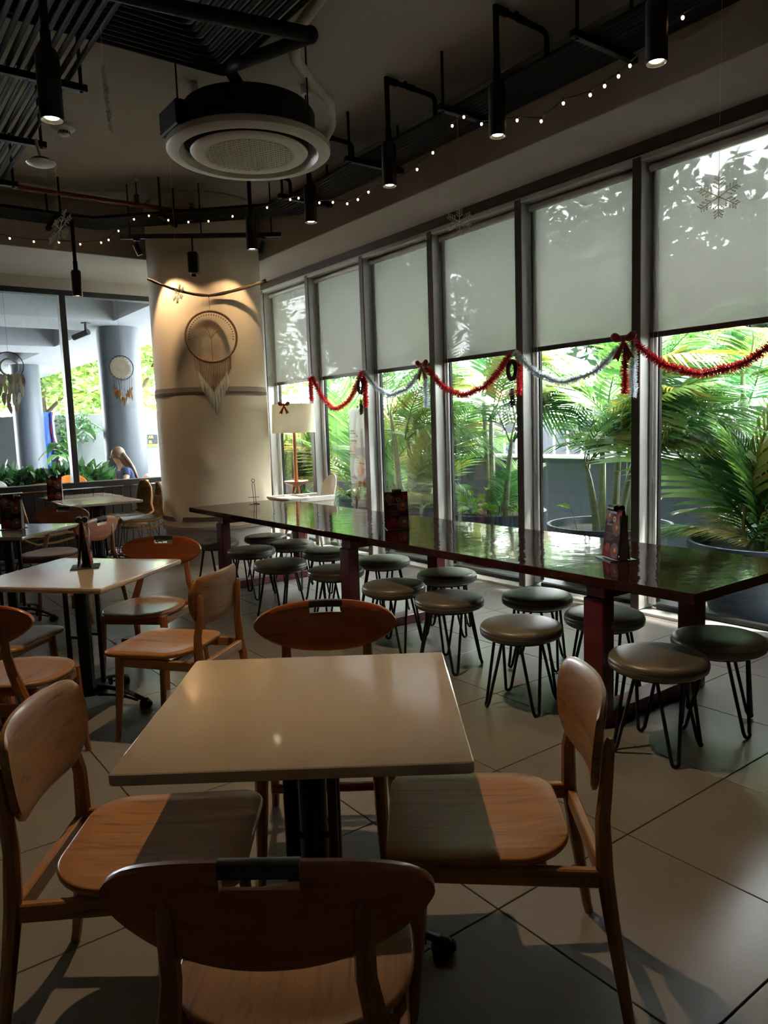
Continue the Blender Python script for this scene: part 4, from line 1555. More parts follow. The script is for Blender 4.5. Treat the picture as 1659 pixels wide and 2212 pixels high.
# local frame: +X outward from the column, Y sideways, Z up
br = thing('driftwood_branch', (ctr.x, ctr.y, 2.93), ang, 'curved dark branch fixed across the upper column', 'branch')
bp = []
for i in range(17):
    k = -1 + 2 * i / 16
    bp.append((0.035 - 0.19 * 0 * k * k, 0.615 * k, 0.165 * abs(k) ** 1.55 + 0.01 * sin(3 * k)))
MB().tube(bp, [0.013 + 0.006 * (i / 16) + 0.002 * sin(i * 2.1) for i in range(17)], 9).build('stick', 'twig', br)
for k, y in ((0.62, 0.38), (-0.5, -0.30)):
    MB().tube([(0.035, y, 0.165 * abs(k) ** 1.55), (0.04, y + 0.01, 0.165 * abs(k) ** 1.55 + 0.035)], [0.006, 0.003], 6).build('spur', 'twig', br)
MB().tube([(-0.02, 0, -0.012), (0.03, 0, 0.0)], 0.005, 6).build('hook', 'black_metal', br)
dc = thing('dreamcatcher', (ctr.x, ctr.y, 2.50), ang, 'large dreamcatcher with tree-of-life web, tan cord fringe and white feathers on the column', 'dreamcatcher')
R = 0.268
hoop_o = MB().tube([(0.03, R * cos(w), R * sin(w)) for w in [2 * pi * i / 56 for i in range(56)]], 0.0125, 8, closed=True).build('hoop', 'hoop', dc)
m = MB()
for i in range(44):
    w = 2 * pi * i / 44
    m.tube([(0.03 + 0.0135 * cos(q), (R + 0.0135 * sin(q)) * cos(w), (R + 0.0135 * sin(q)) * sin(w)) for q in [2 * pi * j / 8 for j in range(8)]], 0.0022, 4, closed=True)
m.build('wrapping', 'cord_tan', hoop_o)
for i in range(30):
    w = radians(-6 + 192 * i / 29)
    r = R - 0.036
    bd = MB().ball((0.03, r * cos(w), r * sin(w)), 0.0055, 6, 5, (1, 1, 1.3)).build('bead', 'twig', dc, 60)
m = MB()
for i in range(30):
    w = radians(-6 + 192 * i / 29)
    b = Vector((0.03, 0.055 * cos(w), 0.02 + 0.11 * sin(w) * 0.6))
    m.tube([b, (0.03, (R - 0.012) * cos(w), (R - 0.012) * sin(w))], 0.0013, 4)
for w in (0.4, 0.85, 1.57, 2.2, 2.75):
    m.tube([(0.03, 0, -0.02), (0.032, 0.05 * cos(w), 0.02 + 0.06 * sin(w)), (0.03, 0.13 * cos(w), 0.03 + 0.12 * sin(w))], [0.006, 0.0045, 0.002], 5)
m.tube([(0.03, 0, -0.02), (0.031, 0.004, -0.14), (0.03, 0, -R)], [0.006, 0.0055, 0.007], 6)
for s in (-1, -.5, .5, 1):
    m.tube([(0.03, 0, -0.15), (0.03, s * 0.05, -0.21), (0.03, s * 0.12, -sqrt(R * R - (s * .12) ** 2))], 0.0022, 5)
m.build('web', 'cord_tan', dc)
for i in range(23):
    y = -0.19 + 0.38 * i / 22
    z0 = -sqrt(R * R - y * y)
    z1 = -0.33 - 0.28 * (1 - abs(y) / 0.2)
    MB().tube([(0.032, y, z0), (0.034, y * 0.97, z1)], 0.0045, 5).build('fringe_cord', 'cord_tan', dc)
    for q in range(2):
        M = Matrix.Translation((0.034 + 0.006 * q, y * 0.97 + 0.006 * (q - .5), z1 + 0.03 - 0.05 * q)) @ Matrix.Rotation(0.25 * (-1) ** i * (0.4 + q), 4, 'Z') @ Matrix.Rotation(-y * 1.1, 4, 'X')
        if abs(y) < 0.17:
            feather(0.16 + 0.05 * (1 - abs(y) / .2), 0.016, M).raw('feather', 'feather_white', dc)
MB().tube([(0.03, 0, R), (0.03, 0, 0.43)], 0.003, 5).build('cord', 'cord_tan', dc)

# two at the far window
dc = thing('dreamcatcher', (3.165, 9.93, 2.36), radians(-90), 'small dreamcatcher with white doily and brown feathers hanging at the far window', 'dreamcatcher')
MB().tube([(0, 0.155 * cos(w), 0.155 * sin(w)) for w in [2 * pi * i / 36 for i in range(36)]], 0.006, 6, closed=True).build('hoop', 'twig', dc)
m = MB()
out = []
for i in range(60):
    w = 2 * pi * i / 60
    r = 0.132 + 0.010 * abs(sin(10 * w))
    out.append((r * cos(w), r * sin(w)))
m.slab(out, -0.003, 0.003, 0.001, lambda x, y: 0.003 * sin(70 * math.hypot(x, y)), 6, Matrix.Rotation(pi / 2, 4, 'Y'))
o = m.build('doily', 'doily', dc, 40)
o.location = (0, -0.014, 0.0)
for i in range(9):
    y = -0.13 + 0.26 * i / 8
    z0 = -sqrt(0.155 ** 2 - y * y)
    z1 = -0.22 - 0.16 * (1 - abs(y) / 0.14) - (0.02 if i % 2 else 0)
    MB().tube([(0, y, z0), (0.004, y * 0.9, z1)], 0.003, 4).build('ribbon', 'red_ribbon' if i % 3 == 1 else 'feather_white', dc)
    for q in (0, 1):
        M = Matrix.Translation((0.006, y * 0.9 + 0.01 * q, z1 + 0.02 - 0.03 * q)) @ Matrix.Rotation(-y * 2 + 0.2 * (q - .5), 4, 'X')
        feather(0.085 + 0.05 * random.random(), 0.017 + .008 * random.random(), M @ Matrix.Rotation(random.uniform(-.5, .5), 4, 'X') @ Matrix.Rotation(random.uniform(-1.2, 1.2), 4, 'Z')).raw('feather', 'feather_brown' if (i + q) % 3 else 'feather_white', dc)
MB().tube([(0, 0, 0.155), (0, 0, 0.86), (-0.10, 0, 0.91)], 0.0015, 4).build('cord', 'twig', dc)
dc = thing('dreamcatcher', (1.83, 9.93, 2.36), radians(-90), 'dreamcatcher with many white feathers at the picture edge by the far window', 'dreamcatcher')
MB().tube([(0, 0.16 * cos(w), 0.16 * sin(w)) for w in [2 * pi * i / 36 for i in range(36)]], 0.006, 6, closed=True).build('hoop', 'twig', dc)
m = MB()
m.tube([(0, 0.10 * cos(w), -0.02 + 0.10 * sin(w)) for w in [2 * pi * i / 30 for i in range(30)]], 0.012, 6, closed=True)
m.build('inner_hoop', 'doily', dc)
rnd = random.Random(9)
for row in range(4):
    cnt = 8 - 2 * row
    for i in range(cnt):
        y = (-0.15 + 0.30 * (i + .5) / cnt) * (1 - 0.12 * row)
        M = Matrix.Translation((0.008 + .004 * row, y, -0.10 - 0.11 * row)) @ Matrix.Rotation(rnd.uniform(-.25, .25), 4, 'X') @ Matrix.Rotation(rnd.uniform(-.4, .4), 4, 'Z')
        feather(0.16, 0.030, M).raw('feather', 'feather_white', dc)
MB().tube([(0, 0, 0.16), (0, 0, 0.86), (-0.10, 0, 0.91)], 0.0015, 4).build('cord', 'twig', dc)


# ---- menu holders
def menu(loc, rz, lab, label_text=True, base=True, h=0.26, w=0.165):
    t = thing('menu_stand', loc, rz, lab, 'menu stand', 'red menu stands')
    # local: card faces -Y; tent of two boards, black clip roll on top
    lean = 0.035
    for s in (-1, 1):
        Mx = Matrix.Translation((0, s * lean, 0.008)) @ Matrix.Rotation(s * 0.115, 4, 'X')
        cd = MB().box((0, 0, h / 2), (w, 0.004, h), 0.0015, Mx).build('card', 'card_dark' if s > 0 else 'card_dark', t, 20)
        if s < 0:
            def disc(x, z, r, m, d):
                MB().lathe([(0, 0), (r, 0), (r, 0.0006), (0, 0.0006)], 28, M=Mx @ Matrix.Translation((x, -0.002 - d, z)) @ Matrix.Rotation(pi / 2, 4, 'X')).build('print', m, cd, 20)
            MB().box((0.035, -0.0023, h * 0.86), (0.09, 0.0005, h * 0.26), 0, Mx).build('print', 'card_red', cd, 0)
            MB().box((0, -0.0023, h * 0.12), (w * 0.96, 0.0005, h * 0.2), 0, Mx).build('print', 'card_red', cd, 0)
            for x, z, r, d in ((-0.045, h * 0.84, 0.036, .0008), (0.066, h * 0.62, 0.042, .0008), (0.048, h * 0.17, 0.040, .0008)):
                if x + r > w / 2:
                    x = w / 2 - r
                disc(x, z, r, 'card_grey', d)
                disc(x, z, r * 0.6, 'card_orange', d + 0.0007)
                disc(x + .006, z + .004, r * 0.28, 'card_cream', d + 0.0014)
            disc(0.012, h * 0.79, 0.015, 'card_cream', .0008)
            disc(0.012, h * 0.79, 0.007, 'card_ink', .0015)
            disc(0.058, h * 0.84, 0.018, 'card_pink', .0016)
            disc(-0.03, h * 0.20, 0.024, 'card_pink', .0008)
            ro = Mx.to_euler()
            if label_text:
                p = Mx @ Vector((-0.062, -0.0026, h * 0.645))
                text_mesh('lettering', 'BUNDLIN', 0.019, 'card_cream', cd, p, (pi / 2 + ro.x, 0, 0))
                p = Mx @ Vector((-0.040, -0.0026, h * 0.565))
                text_mesh('lettering', 'SETMA', 0.019, 'card_pink', cd, p, (pi / 2 + ro.x, 0, 0))
                for q in range(5):
                    MB().box((-0.028 + (0.008 if q % 2 else 0), -0.0024, h * (0.50 - 0.035 * q)), (0.07 - 0.012 * (q % 3), 0.0005, 0.0035), 0, Mx).build('print', 'card_grey', cd, 0)
    m = MB()
    for x in (-0.016, 0.016):
        m.tube([(-0.034, x, h + 0.01), (0.034, x, h + 0.01)], 0.0165, 12)
    m.box((0, 0, h - 0.006), (0.07, 0.026, 0.03), 0.003)
    m.build('clip', 'black_satin', t, 40)
    if base:
        MB().box((0, 0, 0.003), (w * 0.98, 0.15, 0.005), 0.001).build('base_plate', 'black_satin', t, 20)
    MB().box((w / 2 * 0.97, 0, h * 0.47), (0.003, 0.046, h * 0.9), 0.001).build('edge_board', 'card_grey', t, 20)
    return t


menu((3.214, 4.19, 0.75), -0.50, 'red menu stand at the middle of the communal table, facing the camera')
menu((3.261, 2.37, 0.75), -2.02, 'dark red menu stand at the near end of the communal table, turned sideways')
menu((1.099, 4.329, 0.75), 1.24, 'menu stand seen edge-on at the second white table', True)
menu((1.152, 6.66, 0.75), -0.62, 'red menu card on the third white table at the picture edge')
menu((2.10, 9.36, 0.75), -0.45, 'menu card in front of the far window on the joined tables')
wsd = thing('wire_stand', (3.385, 6.763, 0.75), -0.4, 'empty thin black wire card stand at the far end of the communal table', 'wire stand')
MB().tube([(0, 0.0, 0.005), (-0.012, 0, 0.20), (-0.004, 0, 0.225)], 0.0028, 6).build('upright', 'black_metal', wsd)
MB().tube([(0.022, 0.03, 0.003), (0.012, 0, 0.20), (0.004, 0, 0.225)], 0.0028, 6).build('upright', 'black_metal', wsd)
MB().tube([(0.016 * cos(w), 0, 0.238 + 0.016 * sin(w)) for w in [2 * pi * i / 14 for i in range(14)]], 0.0028, 6, closed=True).build('ring', 'black_metal', wsd)
MB().tube([(-0.055, 0, 0.07), (0.055, 0, 0.07)], 0.0028, 6).build('crossbar', 'black_metal', wsd)
MB().tube([(-0.05, -0.03, 0.004), (0, 0.04, 0.004), (0.05, -0.03, 0.004)], 0.003, 6).build('foot', 'black_metal', wsd)
# ================================================================ OUTSIDE
# ---- garden strip along the window wall, under an unseen overhang added to shade the blinds
tag(MB().box((5.42, 3.0, 3.78), (0.62, 14.0, 0.4), 0.01).build('added_overhang', 'terrace_white', None, 20), kind='structure')
tag(MB().box((6.0, 4.0, -0.10), (1.92, 26, 0.16)).build('ground_paving', 'paving', None, 0), kind='structure')
tag(MB().box((7.05, 2.0, 0.40), (0.2, 34, 1.28), 0.006).build('wall_garden', 'low_wall', None, 20), kind='structure')
tag(MB().box((7.05, 2.0, 1.055), (0.24, 34, 0.035), 0.006).build('trim_20', 'white_cap', None, 20), kind='structure')
tag(MB().box((28, 4.0, -0.5), (42, 80, 0.3)).build('ground_street', 'paving', None, 0), kind='structure')
fn = thing('dark_fence', (11.4, 2.0, -0.35), 0, 'dark slatted fence beyond the low garden wall', 'fence')
for k in range(9):
    MB().box((0, -16 + 4 * k, 0.95), (0.12, 0.12, 1.9), 0.01).build('post', 'black_satin', fn, 20)
slat0 = None
for k in range(96):
    y = -16 + 32 * (k + .5) / 96
    if slat0 is None:
        slat0 = MB().box((0, 0, 0.98), (0.03, 0.27, 1.7), 0.006).build('slat', 'sign_black', fn, 20, (-0.06, y, 0))
    else:
        c = slat0.copy()
        COL.objects.link(c)
        c.location.y = y
for z in (0.3, 1.7):
    MB().box((0, 0, z), (0.05, 32, 0.08), 0.006).build('rail', 'black_satin', fn, 20)
tag(MB().tube([(8.99, 9.42, -0.36), (8.99, 9.42, 3.4)], 0.07, 14).build('white_pole', 'white_cap'), 'white pole standing behind the garden palms', 'pole')
gs = thing('green_sign_post', (8.99, 10.11, -0.36), -0.6, 'white upright sign post with green marks behind the palms', 'sign')
MB().box((0, 0, 0.92), (0.05, 0.20, 1.84), 0.008).build('panel', 'white_cap', gs, 20)
for k, z in enumerate((1.75, 1.62, 1.42, 1.30)):
    MB().box((-0.027, 0.01 * (-1) ** k, z), (0.006, 0.10 - 0.02 * (k % 2), 0.07), 0.002).build('mark', 'sign_green', gs, 20)


# ---- palms
def frond_mesh(L, arch, droop, seed, n=30, wid=0.0155, ll=0.42):
    rnd = random.Random(seed)
    pts = []
    for i in range(n + 1):
        k = i / n
        pts.append(Vector((L * (k - 0.12 * arch * k ** 3), 0.03 * L * sin(k * 2.2 + seed), L * (0.10 * k - arch * 0.62 * k ** 2.3))))
    m = MB()
    m.tube([pts[i] for i in range(0, n + 1, 3)], [0.009 * (1 - 0.8 * i / n) for i in range(0, n + 1, 3)], 5)
    st = int(n * 0.22)
    for i in range(st, n + 1):
        k = (i - st) / (n - st)
        t = (pts[min(i + 1, n)] - pts[max(i - 1, 0)]).normalized()
        side = Vector((0, 0, 1)).cross(t)
        side.normalize()
        up = t.cross(side)
        length = ll * L * (0.35 + 0.65 * sin(pi * (0.12 + 0.80 * k))) * (0.9 + 0.2 * rnd.random())
        for s in (-1, 1):
            fwd = 0.55 + 0.55 * k
            d = (side * s + t * fwd + up * (0.30 - 0.1 * rnd.random())).normalized()
            w = wid * (0.8 + 0.4 * rnd.random())
            row = []
            for j, q in enumerate((0.0, 0.35, 0.72, 1.0)):
                c = pts[i] + d * (length * q) + Vector((0, 0, -1)) * (droop * length * q ** 2.1)
                ww = (0.35, 1.0, 0.8, 0.0)[j] * w
                if j < 3:
                    row += [c - t * ww, c + t * ww]
                else:
                    row.append(c)
            m.add(row, [(0, 1, 3, 2), (2, 3, 5, 4), (4, 5, 6)])
    return m


FR = [
    frond_mesh(1.0, 0.55, 0.45, 1), frond_mesh(1.0, 0.80, 0.55, 2), frond_mesh(1.0, 0.35, 0.35, 3),
    frond_mesh(1.0, 1.05, 0.65, 4, 30, 0.015), frond_mesh(1.0, 0.45, 0.8, 5, 26, 0.011, 0.5)]
FRM = []
for m in FR:
    me = bpy.data.meshes.new('frond')
    me.from_pydata(m.v, [], m.f)
    FRM.append(me)
FRC = {}
FRV = [[Vector(v) for v in m.v[::5]] for m in FR]


def frond(parent, p, az, el, L, kind, m):
    key = (kind, m)
    if key not in FRC:
        me = FRM[kind].copy()
        me.materials.append(MATS[m])
        FRC[key] = me
    o = bpy.data.objects.new('frond', FRC[key])
    COL.objects.link(o)
    o.parent = parent
    o.location = p
    o.scale = (L, L, L)
    base = Vector(parent.location) + Vector(p)
    vs = FRV[kind]
    for k in range(14):
        o.rotation_euler = Euler((random.uniform(-.5, .5), -el, az), 'XYZ')
        Rm = o.rotation_euler.to_matrix()
        w = [base + Rm @ (v * L) for v in vs]
        # keep clear of the glass, of the low wall and of the ground
        if min(q.x for q in w) > 5.09 and all(q.z > 0.05 for q in w) and all(not (6.90 < q.x and q.z < 1.12) for q in w):
            return o
        az += random.uniform(0.5, 1.2)
        el = min(1.45, el + 0.05)
        L *= 0.965
        o.scale = (L, L, L)
    bpy.data.objects.remove(o)
    return None


def pot(parent, r, h):
    p = MB().lathe([(0, 0.0), (r * 0.70, 0.0), (r * 0.73, 0.02), (r * 0.94, h * 0.86), (r * 0.95, h * 0.88), (r, h * 0.90), (r * 1.0, h), (r * 0.95, h), (r * 0.92, h * 0.88), (r * 0.9, h * 0.86)], 44).build('pot', 'pot', parent, 30)
    MB().lathe([(0, h * 0.88), (r * 0.5, h * 0.89), (r * 0.91, h * 0.87)], 30).build('soil', 'soil', p, 40)


def cane(parent, base, h, lean, r, az):
    pts = [Vector(base) + Vector((cos(az) * lean * (k / 5) ** 1.5, sin(az) * lean * (k / 5) ** 1.5, h * k / 5)) for k in range(6)]
    MB().tube(pts, [r * 1.15, r, r * .95, r * .9, r * .8, r * .5], 9).build('cane', 'palm_cane', parent)
    return pts[-1]


def palm(loc, lab, spec, seed, potdim=(0.56, 0.56)):
    random.seed(seed)
    t = thing('potted_palm' if potdim else 'garden_palm', loc, 0, lab, 'palm', 'palms outside the windows')
    z0 = 0.0
    if potdim:
        pot(t, *potdim)
        z0 = potdim[1] * 0.86
    greens = ['palm_leaf', 'palm_leaf', 'palm_leaf_dark', 'palm_leaf', 'palm_leaf_yellow']
    for (cx, cy, h, lean, az, nf, fl) in spec.get('canes', []):
        top = cane(t, (cx, cy, z0), h, lean, 0.034, az)
        for k in range(nf):
            a = 2 * pi * (k + random.uniform(-.3, .3)) / nf
            e = random.uniform(0.35, 1.25)
            frond(t, top - Vector((0, 0, 0.03)), a, e, fl * random.uniform(.8, 1.15), random.choice([0, 1, 3, 0]), greens[(k * 3 + seed) % 5])
    for (cnt, el0, el1, l0, l1, kinds, rad) in spec.get('bush', []):
        for k in range(cnt):
            a = 2 * pi * (k + random.uniform(-.4, .4)) / cnt
            p = (rad * cos(a) * random.random(), rad * sin(a) * random.random(), z0 - 0.02)
            frond(t, p, a + random.uniform(-.3, .3), random.uniform(el0, el1), random.uniform(l0, l1), random.choice(kinds), greens[(k * 2 + seed) % 5])
    if spec.get('pothos'):
        n = spec['pothos']
        for k in range(n):
            a = random.uniform(0, 2 * pi)
            r = random.uniform(0.08, 0.46)
            h = random.uniform(0.10, 0.30) * (1.2 - r)
            px, py, pz = r * cos(a), r * sin(a), z0 + h
            m = MB()
            sc = random.uniform(0.06, 0.10)
            out = [(0, 0), (0.35, 0.42), (0.9, 0.5), (1.5, 0.25), (2.0, 0), (1.5, -0.25), (0.9, -0.5), (0.35, -0.42)]
            M = Matrix.Translation((px, py, pz)) @ Matrix.Rotation(a + random.uniform(-.8, .8), 4, 'Z') @ Matrix.Rotation(random.uniform(-.5, .7), 4, 'Y') @ Matrix.Rotation(random.uniform(-.5, .5), 4, 'X')
            vs = [(x * sc, y * sc, -0.25 * sc * (x - 1) ** 2 + 0.25 * abs(y) * sc) for x, y in out] + [(sc, 0, 0)]
            m.add(vs, [(i, (i + 1) % 8, 8) for i in range(8)], M)
            m.raw('heart_leaf', 'pothos', t)
            MB().tube([(px * 0.8, py * 0.8, z0 - 0.02), (px, py, pz)], 0.004, 4).build('leaf_stalk', 'palm_cane', t)
    return t


palm((5.66, 2.72, -0.02), 'bushy feather palm in the nearest big dark pot outside the glass', {'bush': [(16, 0.75, 1.35, 1.5, 2.2, [0, 2, 2, 0], 0.22), (26, 0.35, 0.95, 0.55, 0.95, [4, 1, 3], 0.40), (14, 1.0, 1.45, 0.7, 1.2, [2, 4], 0.25)]}, 1, (0.60, 0.55))
palm((5.70, 4.22, -0.02), 'palm with several pale ringed stems in a wide dark pot, drooping fronds', {'canes': [(-0.10, 0.06, 0.62, 0.10, 2.6, 7, 1.05), (0.02, -0.05, 0.78, 0.08, 4.2, 9, 1.15), (0.06, 0.12, 0.95, 0.16, 0.6, 9, 1.2), (-0.06, -0.16, 0.70, 0.14, 5.0, 8, 1.0), (0.15, -0.10, 1.15, 0.1, 0.2, 8, 1.2)], 'pothos': 3}, 2, (0.56, 0.55))
palm((5.72, 5.72, -0.02), 'tall palm with heart-leaved creeper at its foot in a dark pot', {'canes': [(0.05, 0.06, 1.10, 0.05, 1.0, 6, 1.25), (-0.05, -0.22, 0.85, 0.12, 4.6, 6, 1.05), (0.14, 0.20, 1.35, 0.10, 1.4, 6, 1.2)], 'bush': [(3, 0.9, 1.25, 0.6, 0.9, [4, 0], 0.25)], 'pothos': 46}, 3, (0.56, 0.56))
palm((5.70, 7.06, -0.02), 'dense light green feather palm in a dark pot beside the menu stand view', {'canes': [(0.0, 0.0, 0.9, 0.08, 3.0, 6, 1.15), (0.1, -0.12, 0.6, 0.1, 5.2, 6, 1.0), (-0.12, 0.12, 1.2, 0.1, 2.0, 6, 1.1)], 'bush': [(8, 0.8, 1.35, 1.0, 1.6, [0, 2, 1], 0.25), (8, 0.35, 0.9, 0.5, 0.8, [4, 1], 0.35)]}, 4, (0.52, 0.55))
palm((6.20, 8.75, -0.02), 'feather palm in a dark pot behind the outdoor poster', {'bush': [(11, 0.8, 1.4, 1.2, 2.0, [0, 2], 0.3), (6, 0.3, 0.9, 0.5, 0.9, [4, 1], 0.35)]}, 5, (0.52, 0.52))
palm((5.75, 10.1, -0.02), 'slender palm in a dark pot outside the last bay behind the lamp', {'bush': [(14, 0.8, 1.4, 1.2, 2.0, [2, 0], 0.25)], 'pothos': 8}, 6, (0.45, 0.5))
palm((5.66, 1.15, -0.02), 'palm in a dark pot outside the bay beside the camera', {'bush': [(16, 0.6, 1.35, 1.2, 2.0, [0, 2], 0.3), (10, 0.3, 0.9, 0.5, 0.9, [4, 1], 0.35)]}, 7, (0.58, 0.55))
for i, (x, y, lab) in enumerate(((6.62, 3.55, 'tall palm clump behind the nearest two pots against the low wall'), (6.62, 7.8, 'tall palm clump against the low wall behind the poster'),
                                 (6.60, 2.0, 'tall palm clump against the low wall at the picture edge'))):
    palm((x, y, -0.02), lab, {'canes': [(0.0, 0.0, 1.5, 0.1, i * 1.3, 6, 1.1), (-.08, -.18, 1.9, 0.1, 3 + i, 5, 1.1)], 'bush': [(3, 0.9, 1.4, 1.2, 1.9, [0, 2], 0.2)]}, 20 + i, None)
random.seed(77)


# ---- trees: trunk, limbs and a leaf cloud built of small leaves
def tree(name, loc, H, crown, n, m, lab, seed, leaf_s=0.16, trunk_r=0.16, grp='trees beyond the garden'):
    rnd = random.Random(seed)
    t = thing(name, loc, 0, lab, 'tree', grp)
    tips = []
    tm = MB()
    tm.tube([(0, 0, 0), (0.1, 0.05, H * 0.25), (0.05, -0.1, H * 0.5), (0.15, 0, H * 0.62)], [trunk_r * 1.2, trunk_r, trunk_r * .8, trunk_r * .5], 9)
    tm.build('trunk', 'bark', t)
    for k in range(7):
        a = 2 * pi * k / 7 + rnd.uniform(-.4, .4)
        st = Vector((0.08, -0.05, H * (0.32 + 0.04 * k)))
        rr = crown[0] * rnd.uniform(.55, .9)
        en = Vector((cos(a) * rr, sin(a) * rr, H * rnd.uniform(.6, .95)))
        mid = (st + en) / 2 + Vector((0, 0, -0.06 * H))
        MB().tube([st, mid, en], [trunk_r * .5, trunk_r * .32, trunk_r * .1], 7).build('limb', 'bark', t)
        tips += [en, mid]
    m_ = MB()
    blobs = [(e, rnd.uniform(.3, .5) * crown[0]) for e in tips if e.z > crown[1] * .62] + [(Vector((rnd.uniform(-1, 1) * crown[0] * .7, rnd.uniform(-1, 1) * crown[0] * .7, crown[1] + rnd.uniform(-1, 1) * crown[2] * .8)), crown[0] * rnd.uniform(.25, .5)) for _ in range(16)]
    vs, fs = [], []
    for i in range(n):
        c, r = blobs[rnd.randrange(len(blobs))]
        d = Vector((rnd.gauss(0, 1), rnd.gauss(0, 1), rnd.gauss(0, .8)))
        d.normalize()
        p = c + d * (r * rnd.random() ** 0.45)
        s = leaf_s * rnd.uniform(.6, 1.3)
        a = Vector((rnd.gauss(0, 1), rnd.gauss(0, 1), rnd.gauss(0, .5))).normalized()
        b = a.cross(Vector((rnd.gauss(0, 1), rnd.gauss(0, 1), rnd.gauss(0, 1)))).normalized()
        o = len(vs)
        vs += [p - a * s, p + b * (s * .42), p + a * s, p - b * (s * .42)]
        fs.append((o, o + 1, o + 2, o + 3))
    m_.v, m_.f = [tuple(v) for v in vs], fs
    f = m_.raw('foliage', m, t)
    f['kind'] = 'stuff'
    return t


tr_r = [(13.5, -3.0, 9.0, 'big dark tree beyond the fence, nearest in the row'), (14.5, 3.4, 9.5, 'second dark tree beyond the fence, behind the nearest blinds'),
        (13.6, 8.4, 6.2, 'third dark tree beyond the fence behind the palms'),
        (16.5, 14.5, 9.0, 'fourth dark tree beyond the fence, added to block sky behind the blinds'), (15.0, 20.5, 8.5, 'fifth dark tree beyond the fence, added to block sky toward the column'), (19.5, 27.5, 10.0, 'farthest dark tree of the row beyond the fence, added to block sky')]  # last three trees added to keep open sky from whitening the blinds
for i, (x, y, H, lab) in enumerate(tr_r):
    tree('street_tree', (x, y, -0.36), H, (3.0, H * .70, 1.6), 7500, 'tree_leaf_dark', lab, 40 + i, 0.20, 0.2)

# ---- terrace behind the far wall
tag(MB().box((0.8, 21, -0.10), (11, 21.7, 0.16)).build('ground_terrace', 'terrace_floor', None, 0), kind='structure')
tag(MB().box((0.6, 21, 4.35), (11.4, 21.6, 0.2)).build('ceiling_terrace', 'terrace_coffer', None, 0), kind='structure')
tag(MB().box((5.35, 21, 3.92), (1.8, 21.6, 0.66)).build('trim_30', 'terrace_white', None, 0), kind='structure')
for i, (a, b) in enumerate(((10.3, 11.4), (14.2, 15.7), (18.7, 20.2), (23.2, 24.7))):
    tag(MB().box((-0.3, (a + b) / 2, 3.92), (9.5, b - a, 0.66)).build('trim_%d' % (31 + i), 'terrace_white', None, 0), kind='structure')
tag(MB().box((-5.0, 21, 2.0), (0.2, 21.6, 4.6)).build('wall_terrace', 'concrete', None, 0), kind='structure')
for i, (x, y) in enumerate(((4.79, 15.12), (4.74, 23.6))):
    tag(MB().lathe([(0.40, -0.05), (0.40, 3.62)], 48, c=(x, y, 0)).build('column_terrace', 'terrace_column', None, 40), kind='structure')
gw = (Vector((14, 19.5, 0)) - Vector((2, 28.4, 0)))
ga = atan2(gw.y, gw.x)
Mg = Matrix.Translation((8, 23.95, 0)) @ Matrix.Rotation(ga, 4, 'Z')
tag(MB().box((0, 0.1, 0.95), (gw.length, 0.2, 2.5), 0.01, Mg).build('wall_yard', 'concrete', None, 20), kind='structure')
tag(MB().box((10, 24, -0.45), (30, 34, 0.3)).build('ground_yard', 'paving', None, 0), kind='structure')
# tarp, sign, ivy on the yard wall: local frame of the wall, -Y faces the terrace
tp = thing('blue_tarp', Mg @ Vector((-3.08, -0.06, 0)), ga, 'bright blue tarpaulin with red and white edge hung on the yard wall', 'tarpaulin')
vs, fs = [], []
for i in range(19):
    for j in range(15):
        x = -0.55 + 1.0 * i / 18
        z = 0.2 + 2.1 * j / 14
        vs.append((x, -0.05 + 0.05 * sin(x * 22 + 0.6 * z) + 0.03 * sin(x * 41), z))
for i in range(18):
    for j in range(14):
        a = i * 15 + j
        fs.append((a, a + 15, a + 16, a + 1))
m = MB()
m.add(vs, fs)
o = m.build('sheet', 'tarp', tp, 60)
sm = o.modifiers.new('thickness', 'SOLIDIFY')
sm.thickness = 0.006
m = MB()
m.tube([(0.46 + 0.08 * sin(z * 2.6), -0.05, z) for z in [0.2 + 0.15 * k for k in range(15)]], 0.035, 6)
m.build('red_edge', 'card_red', tp)
m = MB()
m.tube([(0.52 + 0.08 * sin(z * 2.6), -0.04, z) for z in [0.2 + 0.15 * k for k in range(15)]], 0.035, 6)
m.build('white_edge', 'white_cap', tp)
sg = thing('parking_sign', Mg @ Vector((0.47, -0.012, 1.30)), ga, 'small black and yellow sign on the yard wall beside the grey column', 'sign')
MB().box((0, 0, 0.13), (0.40, 0.02, 0.19), 0.004).build('upper_plate', 'sign_black', sg, 20)
MB().box((0, 0, -0.07), (0.40, 0.02, 0.17), 0.004).build('lower_plate', 'sign_black', sg, 20)
MB().box((0, 0, -0.21), (0.42, 0.02, 0.09), 0.004).build('stripe', 'sign_yellow', sg, 20)
text_mesh('lettering', 'AR', 0.16, 'sign_yellow', sg, (-0.16, -0.0125, 0.075), (pi / 2, 0, 0))
text_mesh('lettering', 'IR', 0.16, 'sign_yellow', sg, (-0.16, -0.0125, -0.125), (pi / 2, 0, 0))
sg.scale = (0.8, 0.8, 0.8)


